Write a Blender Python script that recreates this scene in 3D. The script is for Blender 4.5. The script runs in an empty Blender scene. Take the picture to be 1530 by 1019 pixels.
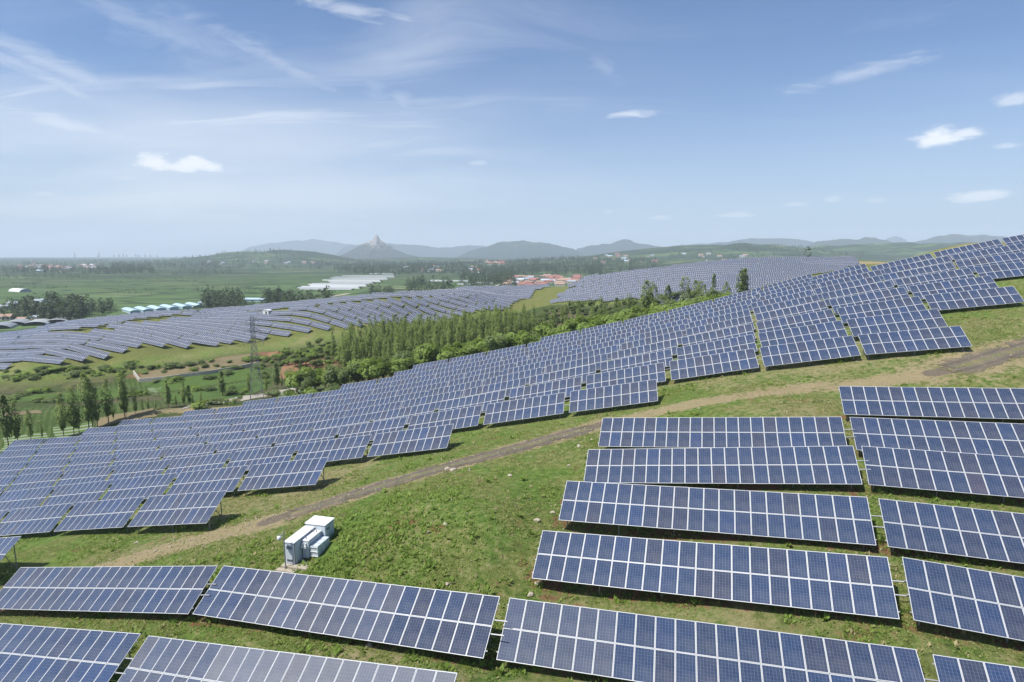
import math, random
import numpy as np
random.seed(7); RNG=np.random.default_rng(11)
R=math.radians
# ---------------------------------------------------------------- survey of the place
# Local survey frame: camera station at the origin, +Y ahead, +Z up (metres).  The whole scene is lifted by OZ.
OZ=60.0
FPX=885.0; HZ=380.0; PIT=math.atan((509.5-HZ)/FPX)
def ray(px,py):
    a=(px-765)/FPX; b=-(py-509.5)/FPX
    return np.array([a, math.cos(PIT)+b*math.sin(PIT), -math.sin(PIT)+b*math.cos(PIT)])
def at(px,py,y):
    d=ray(px,py); return d*(y/d[1])
PW=1.01; PL=1.70; TAU_M=R(34)
FG={'F1':(7.91,52.37,-17.46,5.81,35.55,20.22),'F2':(5.91,46.68,-18.68,7.31,35.52,19.64),'F3':(3.42,41.08,-19.31,4.85,36.12,20.72),
'F4':(1.27,35.54,-20.67,6.08,36.6,22.15),'F5':(-0.83,28.44,-21.15,1.70,32.33,15.16),'G1':(29.79,51.63,-14.25,3.36,36.77,18.86),
'G2':(27.39,45.35,-15.42,2.37,35.48,17.99),'G3':(25.16,39.87,-16.11,1.56,35.83,18.76),'G4':(22.78,33.71,-17.55,0.61,34.93,18.45),
'G5':(20.39,27.72,-18.41,-2.53,37.50,16.96),'H1':(-39.52,40.99,-26.28,10.20,31.03,18.09),'H2':(-20.40,34.88,-22.74,5.46,31.93,19.78),
'H3':(-30.96,30.99,-24.49,9.41,30.65,19.05),'H4':(-21.07,27.59,-22.90,11.46,33.79,24.45),'G6':(19.08,22.92,-20.75,1.73,37.92,17.14)}
MID=np.array([0.2386,79.8917,-18.3177,10.7959,31.2185,0.3688,-0.7143,-2.4492,0.1395,-0.027,0.3371,-0.0639,0.2061,0.2921,0.0309,-0.0484,-0.0961,-0.0023,50.2646,-15.2464,12.7595,0.1787,1.979,2.8175,-0.5281,-0.8579,-1.2043,-0.077,-0.1363,-0.319,0.0737,0.0422,0.1445,0.1885,0.7814,-0.0464,-0.0619,0.0989,1.6465,0.0051,0.0585,-0.6444,-0.0154,0.0129,0.0957,-0.0371,-0.1439,-1.6653,-0.0318,-0.6871,0.1715,0.0035,0.3539,0.337,-0.0179,-0.2134,-0.4686,0.0095,-0.067,0.0911,0.0097,-0.0309,0.0046]).reshape(21,3)
EXPS=[(p,q) for p in range(6) for q in range(6-p)]
OFF=[0.136,-0.016,-0.053,-0.054,-0.04,-0.009,0.015,0.046,0.059,0.067,0,0,0.3,0.4]   # rows -1 .. 12
def midP(i,j):
    a=(i-2)/5; b=(j-3)/4
    return np.array([a**p*b**q for p,q in EXPS])@MID
def mid_frame(i,j):
    p=midP(i,j); d=midP(i+1,j)-p; ax=d/np.linalg.norm(d)
    h=np.array([ax[0],ax[1],0]); h/=np.linalg.norm(h)
    n=np.array([-h[1],h[0],0]); up=np.cross(ax,n)
    s=n*math.cos(TAU_M)+up*math.sin(TAU_M)
    return p-s*2*PL, ax, s
def fg_frame(k):
    x,y,z,ro,ta,az=FG[k]; ro,ta,az=R(ro),R(ta),R(az)
    e=np.array([math.cos(az),-math.sin(az),0]); n=np.array([math.sin(az),math.cos(az),0]); k3=np.array([0,0,1.])
    a=e*math.cos(ro)+k3*math.sin(ro); s=n*math.cos(ta)+math.sin(ta)*(k3*math.cos(ro)-e*math.sin(ro))
    return np.array([x,y,z]),a,s
# which table positions exist in every row of the middle field (first, last)
ROWS={-2:(-1.85,-1.85),-1:(-3.6,-0.6),0:(-6,0),1:(-7,1),2:(-8,3),3:(-9,6),4:(-9,6),5:(-8,7),6:(-8,7),7:(-7,8),8:(-6,9),9:(-4,9),10:(-3,10),11:(-3,6),12:(0,5)}
def row_positions(j):
    a,b=ROWS[j]; off=OFF[j+1] if j>=-1 else 0.0
    if j==9: off+=0.25
    if j==10: off+=0.2
    out=[]; i=b
    while i>=a-1e-6:
        out.append(i+off); i-=1
    return out       # right-most first
CLR_F,CLR_M=0.75,0.65
ctl=[]
for k in FG:
    o,a,s=fg_frame(k)
    for u in (-0.3,10,20.5): 
        q=o+a*u; ctl.append((q[0],q[1],q[2]-CLR_F))
for j in range(-1,13):
    for i in range(-9,11,2):
        if j<=2 and i>5 or j<=0 and i>3: continue
        if j>=9 and i<-5: continue
        if j>=10 and i<-3: continue
        if j>=7 and i<-7: continue
        o,a,s=mid_frame(i,j); ctl.append((o[0],o[1],o[2]-CLR_M))
def C(px,py,y,dz=0.0):
    q=at(px,py,y); ctl.append((q[0],q[1],q[2]+dz))
# farther field across the gully, read from table sizes (lower edges, ground 0.6 below)
for px,py,y in ((2,549,222),(35,538,224),(94,545,218),(154,540,226),(182,531,230),(207,520.4,237),(286,523,244),(327,518.4,246),(365,513,256),(403,508.4,262),
                (441,501.6,266),(476,497,270),(560,488,285),(640,478,310),(757,464,335),(793,445,395),(822,428,440),(690,433,440)):
    C(px,py,y,-.6)
for px,py,y in ((100,492,262),(200,480,290),(305,474,306),(467,461,292),(400,464,300),(593,446,322),(640,444,335),(700,441,345)):
    C(px,py,y,-.6)
for px,py,y in ((20,500,265),(130,479,290),(261,466,318),(380,458,322),(465,451,318),(556,442,335),(640,436,360),(755,429,430)):
    C(px,py,y,-1.5)
for px,py,y in ((821,455,298),(880,453.7,298),(948,443,298),(985,452,262),(1040,447,258),(1130,430,262),(868,418,380),(930,410,362),(1000,403,352),(1100,391,362),(1150,387.5,372),(1273,387.5,385),(1215,398,345)):
    C(px,py,y,-.6)
# gully floor, farmland, back of the rise
for x,y,z in ((-140,150,-42),(-115,150,-40.5),(-95,152,-39.5),(-160,175,-45),(-120,178,-45),(-85,165,-42),(-90,190,-45.5),(-130,205,-46),(-175,200,-46.5),(-60,168,-40),(-50,205,-43.5),(-70,225,-43),
              (-30,170,-35.5),(-20,200,-38.5),(-15,235,-38.5),(10,180,-31.5),(20,215,-32.5),(35,180,-25),(45,215,-27),(60,165,-18),(65,195,-20.5),(85,190,-17),(100,215,-17.5),(-40,250,-40),(30,255,-31.5),(70,235,-24),
              (90,160,-11),(120,150,-6),(125,175,-9),(150,205,-11),(-210,190,-46),(-250,200,-46),(-230,235,-43.5),(140,260,-14),(200,300,-12),(160,120,2)):
    ctl.append((x,y,z))
# plain
for x,y in ((-400,380),(-330,400),(-250,420),(-170,440),(-90,470),(0,540),(-420,300),(-420,250),(-500,420),(-330,520),(-150,560),(80,600),(200,620),(350,600),(420,500),(-560,560),(-300,700),(0,750),(300,760),(550,700)):
    ctl.append((x,y,-52.0))
for x,y,z in ((100,470,-40),(180,480,-28),(260,470,-24),(330,420,-22),(330,320,-12),(-60,10,-29),(60,10,-22),(0,8,-25.5),(90,40,-12),(110,80,-3),(-120,60,-37),(-180,110,-42),(-250,140,-45),(-90,20,-32),(100,20,-18)):
    ctl.append((x,y,z))
ctl=np.array(ctl); SC=100.0
def _U(r2): return np.where(r2>0, r2*np.log(np.maximum(r2,1e-12)),0)*0.5
def _fit():
    X=ctl[:,:2]/SC; n=len(X)
    K=_U(((X[:,None]-X[None])**2).sum(-1))+np.eye(n)*2e-4
    Pm=np.concatenate([np.ones((n,1)),X],1)
    A=np.zeros((n+3,n+3)); A[:n,:n]=K; A[:n,n:]=Pm; A[n:,:n]=Pm.T
    b=np.zeros(n+3); b[:n]=ctl[:,2]
    return np.linalg.solve(A,b)
TPSW=_fit()
def vnoise(x,y,seed=0):
    xi=np.floor(x).astype(np.int64); yi=np.floor(y).astype(np.int64); fx=x-xi; fy=y-yi
    fx=fx*fx*(3-2*fx); fy=fy*fy*(3-2*fy)
    def h(a,b):
        n=(a*374761393+b*668265263+seed*974711)&0x7fffffff
        n=((n^(n>>13))*1274126177)&0x7fffffff
        return ((n^(n>>16))&0xffff)/65535.0
    return (h(xi,yi)*(1-fx)+h(xi+1,yi)*fx)*(1-fy)+(h(xi,yi+1)*(1-fx)+h(xi+1,yi+1)*fx)*fy
def sstep(a,b,x):
    t=np.clip((x-a)/(b-a),0,1); return t*t*(3-2*t)
BUMPS=[(-1560,3500,62,330,420),(-1150,3300,56,260,350),(780,3200,66,520,520),(1250,3000,58,420,420),(500,2100,26,380,420),(1150,2300,30,420,420),(150,2600,18,420,380),(1900,3600,80,600,600),(2700,3300,90,700,500),(-600,4200,30,700,500)]
def h_plain(x,y):
    z=-52+1.6*(vnoise(x/160,y/160,3)-.5)*sstep(500,900,np.hypot(x,y))
    for bx,by,bh,sx,sy in BUMPS:
        z=z+bh*np.exp(-((x-bx)/sx)**2-((y-by)/sy)**2)*(0.85+.3*vnoise(x/120,y/120,9))
    return z
def hgt(x,y):
    x=np.atleast_1d(np.asarray(x,float)); y=np.atleast_1d(np.asarray(y,float)); sh=x.shape; x=x.ravel(); y=y.ravel()
    z=h_plain(x,y); r=np.hypot(x,y)
    m=np.where((r<760)&(y>-80))[0]
    for s in range(0,len(m),20000):
        k=m[s:s+20000]; xx=x[k]/SC; yy=y[k]/SC
        r2=(xx[:,None]-ctl[None,:,0]/SC)**2+(yy[:,None]-ctl[None,:,1]/SC)**2
        t=_U(r2)@TPSW[:len(ctl)]+TPSW[-3]+TPSW[-2]*xx+TPSW[-1]*yy
        w=sstep(500,750,r[k]); z[k]=t*(1-w)+z[k]*w
    z=z+0.10*(vnoise(x/1.7,y/1.7,1)-.5)*(1-sstep(120,260,r))+(.12+.5*(y<222)*(x<-20))*(vnoise(x/9,y/9,2)-.5)*sstep(120,160,r)*(1-sstep(500,700,r))
    return z.reshape(sh)
def hit(px,py):
    """where a line of sight of the survey meets the ground"""
    d=ray(px,py); t=np.concatenate([np.arange(12,500,.5),np.geomspace(500,15000,1500)])
    g=d[None]*t[:,None]; f=g[:,2]-hgt(g[:,0],g[:,1])
    k=np.where(f<0)[0]
    if len(k)==0: return None
    k=k[0]; 
    if k==0: return g[0]
    w=f[k-1]/(f[k-1]-f[k]); return g[k-1]+(g[k]-g[k-1])*w

import bpy
from mathutils import Matrix, Vector, Euler
SCN=bpy.context.scene; COL=SCN.collection
def V3(p): return Vector((float(p[0]),float(p[1]),float(p[2])+OZ))
def gz(x,y): return float(hgt(x,y)[0])
# ---------------------------------------------------------------- small mesh builder
class MB:
    def __init__(s): s.v=[]; s.f=[]; s.m=[]; s.uv=[]
    def face(s,pts,mi=0,uv=None):
        k=len(s.v); s.v+= [tuple(p) for p in pts]; s.f.append(tuple(range(k,k+len(pts)))); s.m.append(mi); s.uv.append(uv)
    def box(s,x0,x1,y0,y1,z0,z1,mi=0,top=None):
        A=[(x0,y0,z0),(x1,y0,z0),(x1,y1,z0),(x0,y1,z0),(x0,y0,z1),(x1,y0,z1),(x1,y1,z1),(x0,y1,z1)]
        for q in ((3,2,1,0),(4,5,6,7),(0,1,5,4),(1,2,6,5),(2,3,7,6),(3,0,4,7)):
            s.face([A[i] for i in q], top if (top is not None and q==(4,5,6,7)) else mi)
    def bar(s,p,q,w,mi=0,n=4,w2=None):
        p=np.array(p,float); q=np.array(q,float); d=q-p; L_=np.linalg.norm(d)
        if L_<1e-9: return
        d/=L_; u=np.cross(d,(0,0,1.) if abs(d[2])<.9 else (1.,0,0)); u/=np.linalg.norm(u); v=np.cross(d,u); w2=w if w2 is None else w2
        ring=[(math.cos(2*math.pi*(k+.5)/n),math.sin(2*math.pi*(k+.5)/n)) for k in range(n)]
        a=[p+(u*c+v*t)*w for c,t in ring]; b=[q+(u*c+v*t)*w2 for c,t in ring]
        for k in range(n): s.face([a[k],a[(k+1)%n],b[(k+1)%n],b[k]],mi)
        s.face(a[::-1],mi); s.face(b,mi)
    def mesh(s,name,mats,smooth=False):
        me=bpy.data.meshes.new(name); me.from_pydata(s.v,[],s.f)
        for m in mats: me.materials.append(m)
        me.polygons.foreach_set('material_index',s.m)
        if any(u is not None for u in s.uv):
            l=me.uv_layers.new(name='UVMap'); d=[]
            for f,u in zip(s.f,s.uv):
                for k in range(len(f)): d+= list(u[k]) if u is not None else [0.,0.]
            l.data.foreach_set('uv',d)
        if smooth: me.polygons.foreach_set('use_smooth',[True]*len(me.polygons))
        me.update(); return me
def np_mesh(name,verts,faces,mats,attrs=None,smooth=False):
    """verts (n,3), faces (m,k) arrays -> mesh, quickly"""
    me=bpy.data.meshes.new(name); n=len(verts); m,k=faces.shape
    me.vertices.add(n); me.vertices.foreach_set('co',np.ascontiguousarray(verts,np.float32).ravel())
    me.loops.add(m*k); me.loops.foreach_set('vertex_index',np.ascontiguousarray(faces,np.int32).ravel())
    me.polygons.add(m); me.polygons.foreach_set('loop_start',np.arange(0,m*k,k,dtype=np.int32))
    for q in mats: me.materials.append(q)
    if smooth: me.polygons.foreach_set('use_smooth',np.ones(m,bool))
    for an,av in (attrs or {}).items():
        at_=me.attributes.new(an,'FLOAT','POINT'); at_.data.foreach_set('value',np.ascontiguousarray(av,np.float32))
    me.update(calc_edges=True); return me
def tag(o,label=None,cat=None,group=None,kind=None):
    if label: o['label']=label
    if cat: o['category']=cat
    if group: o['group']=group
    if kind: o['kind']=kind
    return o
def link(name,me,parent=None,mat=None):
    o=bpy.data.objects.new(name,me); COL.objects.link(o)
    if parent is not None: o.parent=parent
    if mat is not None: o.matrix_basis=mat
    return o
def empty(name,loc,rz=0.0):
    o=bpy.data.objects.new(name,None); COL.objects.link(o); o.location=loc; o.rotation_euler=(0,0,rz); o.empty_display_size=.3
    return o
def copy_tree(o,parent=None):
    c=o.copy(); COL.objects.link(c); c.parent=parent
    for ch in list(o.children): copy_tree(ch,c)
    return c
def ordw(n):
    T1=['','first','second','third','fourth','fifth','sixth','seventh','eighth','ninth','tenth','eleventh','twelfth','thirteenth','fourteenth','fifteenth','sixteenth','seventeenth','eighteenth','nineteenth']
    if n<20: return T1[n]
    T2={2:'twent',3:'thirt',4:'fort',5:'fift',6:'sixt',7:'sevent',8:'eight',9:'ninet'}
    return T2[n//10]+('ieth' if n%10==0 else 'y-'+T1[n%10])
# ---------------------------------------------------------------- materials
class NT:
    def __init__(s,name):
        s.mat=bpy.data.materials.new(name); s.mat.use_nodes=True; s.t=s.mat.node_tree; s.t.nodes.clear()
        s.out=s.t.nodes.new('ShaderNodeOutputMaterial')
    def n(s,typ,**kw):
        o=s.t.nodes.new(typ)
        for k,v in kw.items():
            if hasattr(o,k): setattr(o,k,v)
            else: o.inputs[k].default_value=v
        return o
    def l(s,a,b): s.t.links.new(a,b)
    def val(s,x,sock):
        if isinstance(x,(int,float)): sock.default_value=x
        elif isinstance(x,(tuple,list)): sock.default_value=tuple(x)+((1.,) if len(x)==3 and len(sock.default_value)==4 else ())
        else: s.l(x,sock)
    def math(s,op,a,b=None,c=None,clamp=False):
        o=s.n('ShaderNodeMath',operation=op,use_clamp=clamp); s.val(a,o.inputs[0])
        if b is not None: s.val(b,o.inputs[1])
        if c is not None: s.val(c,o.inputs[2])
        return o.outputs[0]
    def mix(s,f,a,b,mode='MIX'):
        o=s.n('ShaderNodeMix',data_type='RGBA',blend_type=mode); s.val(f,o.inputs[0]); s.val(a,o.inputs[6]); s.val(b,o.inputs[7]); return o.outputs[2]
    def noise(s,vec,scale,detail=4,rough=.55,dist=0.0,dim='3D'):
        o=s.n('ShaderNodeTexNoise',noise_dimensions=dim); o.inputs['Scale'].default_value=scale; o.inputs['Detail'].default_value=detail; o.inputs['Roughness'].default_value=rough; o.inputs['Distortion'].default_value=dist
        if vec is not None: s.l(vec,o.inputs['Vector'])
        return o
    def ramp(s,f,stops,interp='LINEAR'):
        o=s.n('ShaderNodeValToRGB'); r=o.color_ramp; r.interpolation=interp
        while len(r.elements)<len(stops): r.elements.new(.5)
        for e,(p,c) in zip(r.elements,stops): e.position=p; e.color=tuple(c)+(1,) if len(c)==3 else c
        s.l(f,o.inputs[0]); return o.outputs[0]
    def rng(s,x,a,b,c=0.,d=1.,smooth=True):
        o=s.n('ShaderNodeMapRange',interpolation_type='SMOOTHSTEP' if smooth else 'LINEAR'); s.val(x,o.inputs[0])
        for k,v in zip((1,2,3,4),(a,b,c,d)): o.inputs[k].default_value=v
        return o.outputs[0]
    def attr(s,name,kind='GEOMETRY'): return s.n('ShaderNodeAttribute',attribute_name=name,attribute_type=kind)
    def mapping(s,vec,scale=(1,1,1),rot=(0,0,0),loc=(0,0,0)):
        o=s.n('ShaderNodeMapping'); s.l(vec,o.inputs[0]); o.inputs['Location'].default_value=loc; o.inputs['Rotation'].default_value=rot; o.inputs['Scale'].default_value=scale; return o.outputs[0]
    def bsdf(s,color,rough=.8,metal=0.,spec=.5,normal=None,**kw):
        o=s.n('ShaderNodeBsdfPrincipled'); s.val(color,o.inputs['Base Color']); s.val(rough,o.inputs['Roughness']); s.val(metal,o.inputs['Metallic']); s.val(spec,o.inputs['Specular IOR Level'])
        if normal is not None: s.l(normal,o.inputs['Normal'])
        for k,v in kw.items(): s.val(v,o.inputs[k])
        s.l(o.outputs[0],s.out.inputs[0]); return o
    def bump(s,h,strength=.3,dist=.1):
        o=s.n('ShaderNodeBump'); o.inputs['Strength'].default_value=strength; o.inputs['Distance'].default_value=dist; s.l(h,o.inputs['Height']); return o.outputs[0]
def simple(name,color,rough=.7,metal=0.,var=.12,scale=3.0,bump=0.,spec=.4,dirt=None):
    """a plain painted / cast / woven surface with slight unevenness and optional dirt blotches"""
    t=NT(name); tc=t.n('ShaderNodeTexCoord'); nz=t.noise(tc.outputs['Object'],scale,5,.6)
    oi=t.n('ShaderNodeObjectInfo')
    hi=tuple(min(1,c*(1+var)) for c in color); lo=tuple(c*(1-var) for c in color)
    c=t.mix(nz.outputs[0],lo,hi)
    c=t.mix(t.math('MULTIPLY',oi.outputs['Random'],.25),c,tuple(x*.75 for x in color))
    if dirt:
        n2=t.noise(tc.outputs['Object'],scale*2.7,6,.65); c=t.mix(t.rng(n2.outputs[0],.52,.75,0,.75),c,dirt)
    t.bsdf(c,rough,metal,spec,t.bump(nz.outputs[0],bump,.05) if bump else None); return t.mat

# ---- photovoltaic glass: polycrystalline cells, bus bars, white back sheet showing between the cells
def pv_material(name,tiled,glare=0.):  # last argument paints sun glare into the colour as an even pale tint
    t=NT(name); uv=t.n('ShaderNodeUVMap'); uv.uv_map='UVMap'
    sp=t.n('ShaderNodeSeparateXYZ'); t.l(uv.outputs[0],sp.inputs[0]); U,Vv=sp.outputs[0],sp.outputs[1]
    oi=t.n('ShaderNodeObjectInfo')
    wn=t.n('ShaderNodeTexWhiteNoise',noise_dimensions='4D'); t.l(oi.outputs['Random'],wn.inputs['W'])
    if tiled:
        fl=t.n('ShaderNodeVectorMath',operation='FLOOR'); t.l(uv.outputs[0],fl.inputs[0]); t.l(fl.outputs[0],wn.inputs['Vector'])
        U=t.math('FRACT',U); Vv=t.math('FRACT',Vv)
    rnd=wn.outputs['Value']; rs=t.n('ShaderNodeSeparateColor'); t.l(wn.outputs['Color'],rs.inputs[0])
    def line(x,n,w):      # 1 on the seams of n cells
        f=t.math('FRACT',t.math('MULTIPLY',x,float(n))); d=t.math('ABSOLUTE',t.math('SUBTRACT',f,.5)); return t.math('GREATER_THAN',d,.5-w)
    tint=t.ramp(rnd,[(0,(.013,.028,.066)),(.3,(.011,.030,.078)),(.55,(.010,.034,.094)),(.72,(.017,.027,.060)),(.86,(.024,.030,.056)),(1,(.009,.037,.115))])
    gr=t.n('ShaderNodeTexCoord'); cry=t.noise(gr.outputs['Object'],22,3,.7); tint=t.mix(t.rng(cry.outputs[0],.3,.7,0,.35),tint,(.010,.020,.055))
    cu=t.math('FLOOR',t.math('MULTIPLY',U,6.)); cv=t.math('FLOOR',t.math('MULTIPLY',Vv,10.)); cb=t.n('ShaderNodeCombineXYZ'); t.l(cu,cb.inputs[0]); t.l(cv,cb.inputs[1]); t.l(rnd,cb.inputs[2])
    w2=t.n('ShaderNodeTexWhiteNoise',noise_dimensions='3D'); t.l(cb.outputs[0],w2.inputs['Vector'])
    tint=t.mix(t.math('MULTIPLY',w2.outputs['Value'],.28),tint,(.028,.047,.10))
    seam=t.math('MAXIMUM',line(U,6,.022),t.math('MULTIPLY',line(Vv,10,.016),.8))
    bus=line(t.math('ADD',U,1/36.),18,.045)
    col=t.mix(t.math('MULTIPLY',bus,.20),tint,(.30,.34,.42)); col=t.mix(t.math('MULTIPLY',seam,.62),col,(.26,.31,.42))
    dust_glare=t.noise(gr.outputs['Object'],1.1,5,.6); dv=t.math('MULTIPLY',t.rng(dust_glare.outputs[0],.3,.8,.02,.10),t.rng(Vv,0.,1.,1.25,.85,False)); col=t.mix(t.math('ADD',dv,glare) if glare else dv,col,(.42,.40,.36))  # patchy dust, heavier low down; the constant added to it is painted glare
    edge=t.math('MAXIMUM',t.math('GREATER_THAN',t.math('ABSOLUTE',t.math('SUBTRACT',U,.5)),.487),t.math('GREATER_THAN',t.math('ABSOLUTE',t.math('SUBTRACT',Vv,.5)),.494))
    col=t.mix(edge,col,(.52,.54,.56))
    t.bsdf(col,t.rng(rs.outputs[1],0,1,.05,.09),0.,.45); return t.mat
M={}
M['pv']=pv_material('pv_glass',False); M['pv_far']=pv_material('pv_glass_far',True,.08)  # far glass: pale tint painted in for haze and glare
M['pv_glare']=pv_material('pv_glass_glare',False,.22); M['pv_faint_glare']=pv_material('pv_glass_faint_glare',False,.08)  # copies whitened to put sun glare into the glass colour
M['alu']=simple('anodised_frame',(.54,.55,.56),.5,.15,.05,4.,dirt=(.55,.53,.50))
M['galv']=simple('galvanised_steel',(.30,.31,.32),.5,.3,.1,5.)
M['mast']=simple('weathered_mast_steel',(.26,.265,.27),.6,.2,.1,1.)
M['back']=simple('white_back_sheet',(.62,.63,.64),.6,0,.05,2.)
M['kiosk']=simple('kiosk_enamel',(.54,.60,.64),.45,0,.05,1.5,dirt=(.44,.47,.48)); M['kiosk_roof']=simple('kiosk_roof_sheet',(.80,.80,.79),.45,0,.04,1.2,dirt=(.66,.65,.62))
M['seal']=simple('dark_rubber_seal',(.10,.11,.12),.6); M['concrete']=simple('weathered_concrete',(.40,.35,.27),.9,0,.2,2.5,.3,dirt=(.24,.20,.15))
M['white']=simple('white_sheet',(.72,.73,.73),.5,0,.06,1.,dirt=(.55,.54,.5)); M['dark']=simple('dark_opening',(.03,.03,.03),.8)
M['rock']=simple('pale_limestone',(.40,.35,.27),.95,0,.3,3.,.5,dirt=(.22,.18,.12))
M['wallstone']=simple('retaining_wall_render',(.42,.39,.34),.95,0,.22,.8,.3,dirt=(.25,.22,.18))
M['housewall']=simple('village_wall',(.50,.45,.38),.9,0,.25,.4); M['redroof']=simple('red_tile_roof',(.30,.135,.115),.85,0,.25,.5); M['orangeroof']=simple('orange_tile_roof',(.36,.24,.18),.85,0,.25,.5)
M['greyroof']=simple('grey_roof_sheet',(.30,.34,.40),.7,0,.15,.4); M['blueroof']=simple('blue_roof_sheet',(.40,.54,.64),.5,0,.10,.2,dirt=(.46,.56,.62)); M['bluewall']=simple('pale_blue_wall',(.38,.5,.6),.7)
M['film']=simple('plastic_film',(.50,.53,.55),.4,0,.12,.15,dirt=(.42,.46,.46)); M['tower']=simple('hazy_tower_wall',(.42,.43,.45),.8,0,.15,.02)
M['window']=simple('dark_window_glass',(.05,.06,.08),.25)
M['bark']=simple('tree_bark',(.14,.11,.08),.95,0,.3,3.)
def film_mat():
    t=NT('plastic_film_old'); oi=t.n('ShaderNodeObjectInfo'); tc=t.n('ShaderNodeTexCoord'); nz=t.noise(tc.outputs['Object'],.6,4,.6).outputs[0]; c=t.ramp(oi.outputs['Random'],[(0,(.20,.22,.23)),(.5,(.30,.32,.33)),(1,(.42,.44,.45))]); c=t.mix(t.rng(nz,.4,.7,0,.5),c,(.25,.29,.27)); t.bsdf(c,.45,0,.4); return t.mat
M['film_old']=film_mat()
def leaf_mat(name,a,b,c,trans=.25):
    t=NT(name); oi=t.n('ShaderNodeObjectInfo'); at_=t.attr('tint'); col=t.ramp(at_.outputs['Fac'],[(0,a),(.5,b),(1,c)])
    col=t.mix(t.math('MULTIPLY',oi.outputs['Random'],.40),col,tuple(x*.68 for x in b))
    p=t.n('ShaderNodeBsdfPrincipled'); t.l(col,p.inputs['Base Color']); p.inputs['Roughness'].default_value=.6; p.inputs['Specular IOR Level'].default_value=.25
    tr=t.n('ShaderNodeBsdfTranslucent'); t.l(t.mix(.5,col,(.20,.26,.05)),tr.inputs[0]); mx=t.n('ShaderNodeMixShader'); mx.inputs[0].default_value=trans
    t.l(p.outputs[0],mx.inputs[1]); t.l(tr.outputs[0],mx.inputs[2]); t.l(mx.outputs[0],t.out.inputs[0]); return t.mat
M['poplar']=leaf_mat('poplar_leaves',(.19,.265,.070),(.26,.335,.10),(.34,.40,.14),.55); M['broad']=leaf_mat('broad_leaves',(.19,.29,.060),(.26,.37,.08),(.33,.42,.12),.5)
M['darkleaf']=leaf_mat('dark_leaves',(.13,.19,.062),(.18,.245,.085),(.235,.285,.11),.5); M['grass']=leaf_mat('grass_blades',(.22,.265,.07),(.30,.335,.10),(.44,.40,.19),.45)
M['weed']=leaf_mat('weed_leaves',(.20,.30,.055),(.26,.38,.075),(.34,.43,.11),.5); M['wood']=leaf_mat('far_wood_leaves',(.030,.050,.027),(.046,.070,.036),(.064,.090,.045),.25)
M['straw']=leaf_mat('dry_grass_blades',(.34,.30,.15),(.44,.38,.20),(.55,.47,.27),.4)
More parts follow.
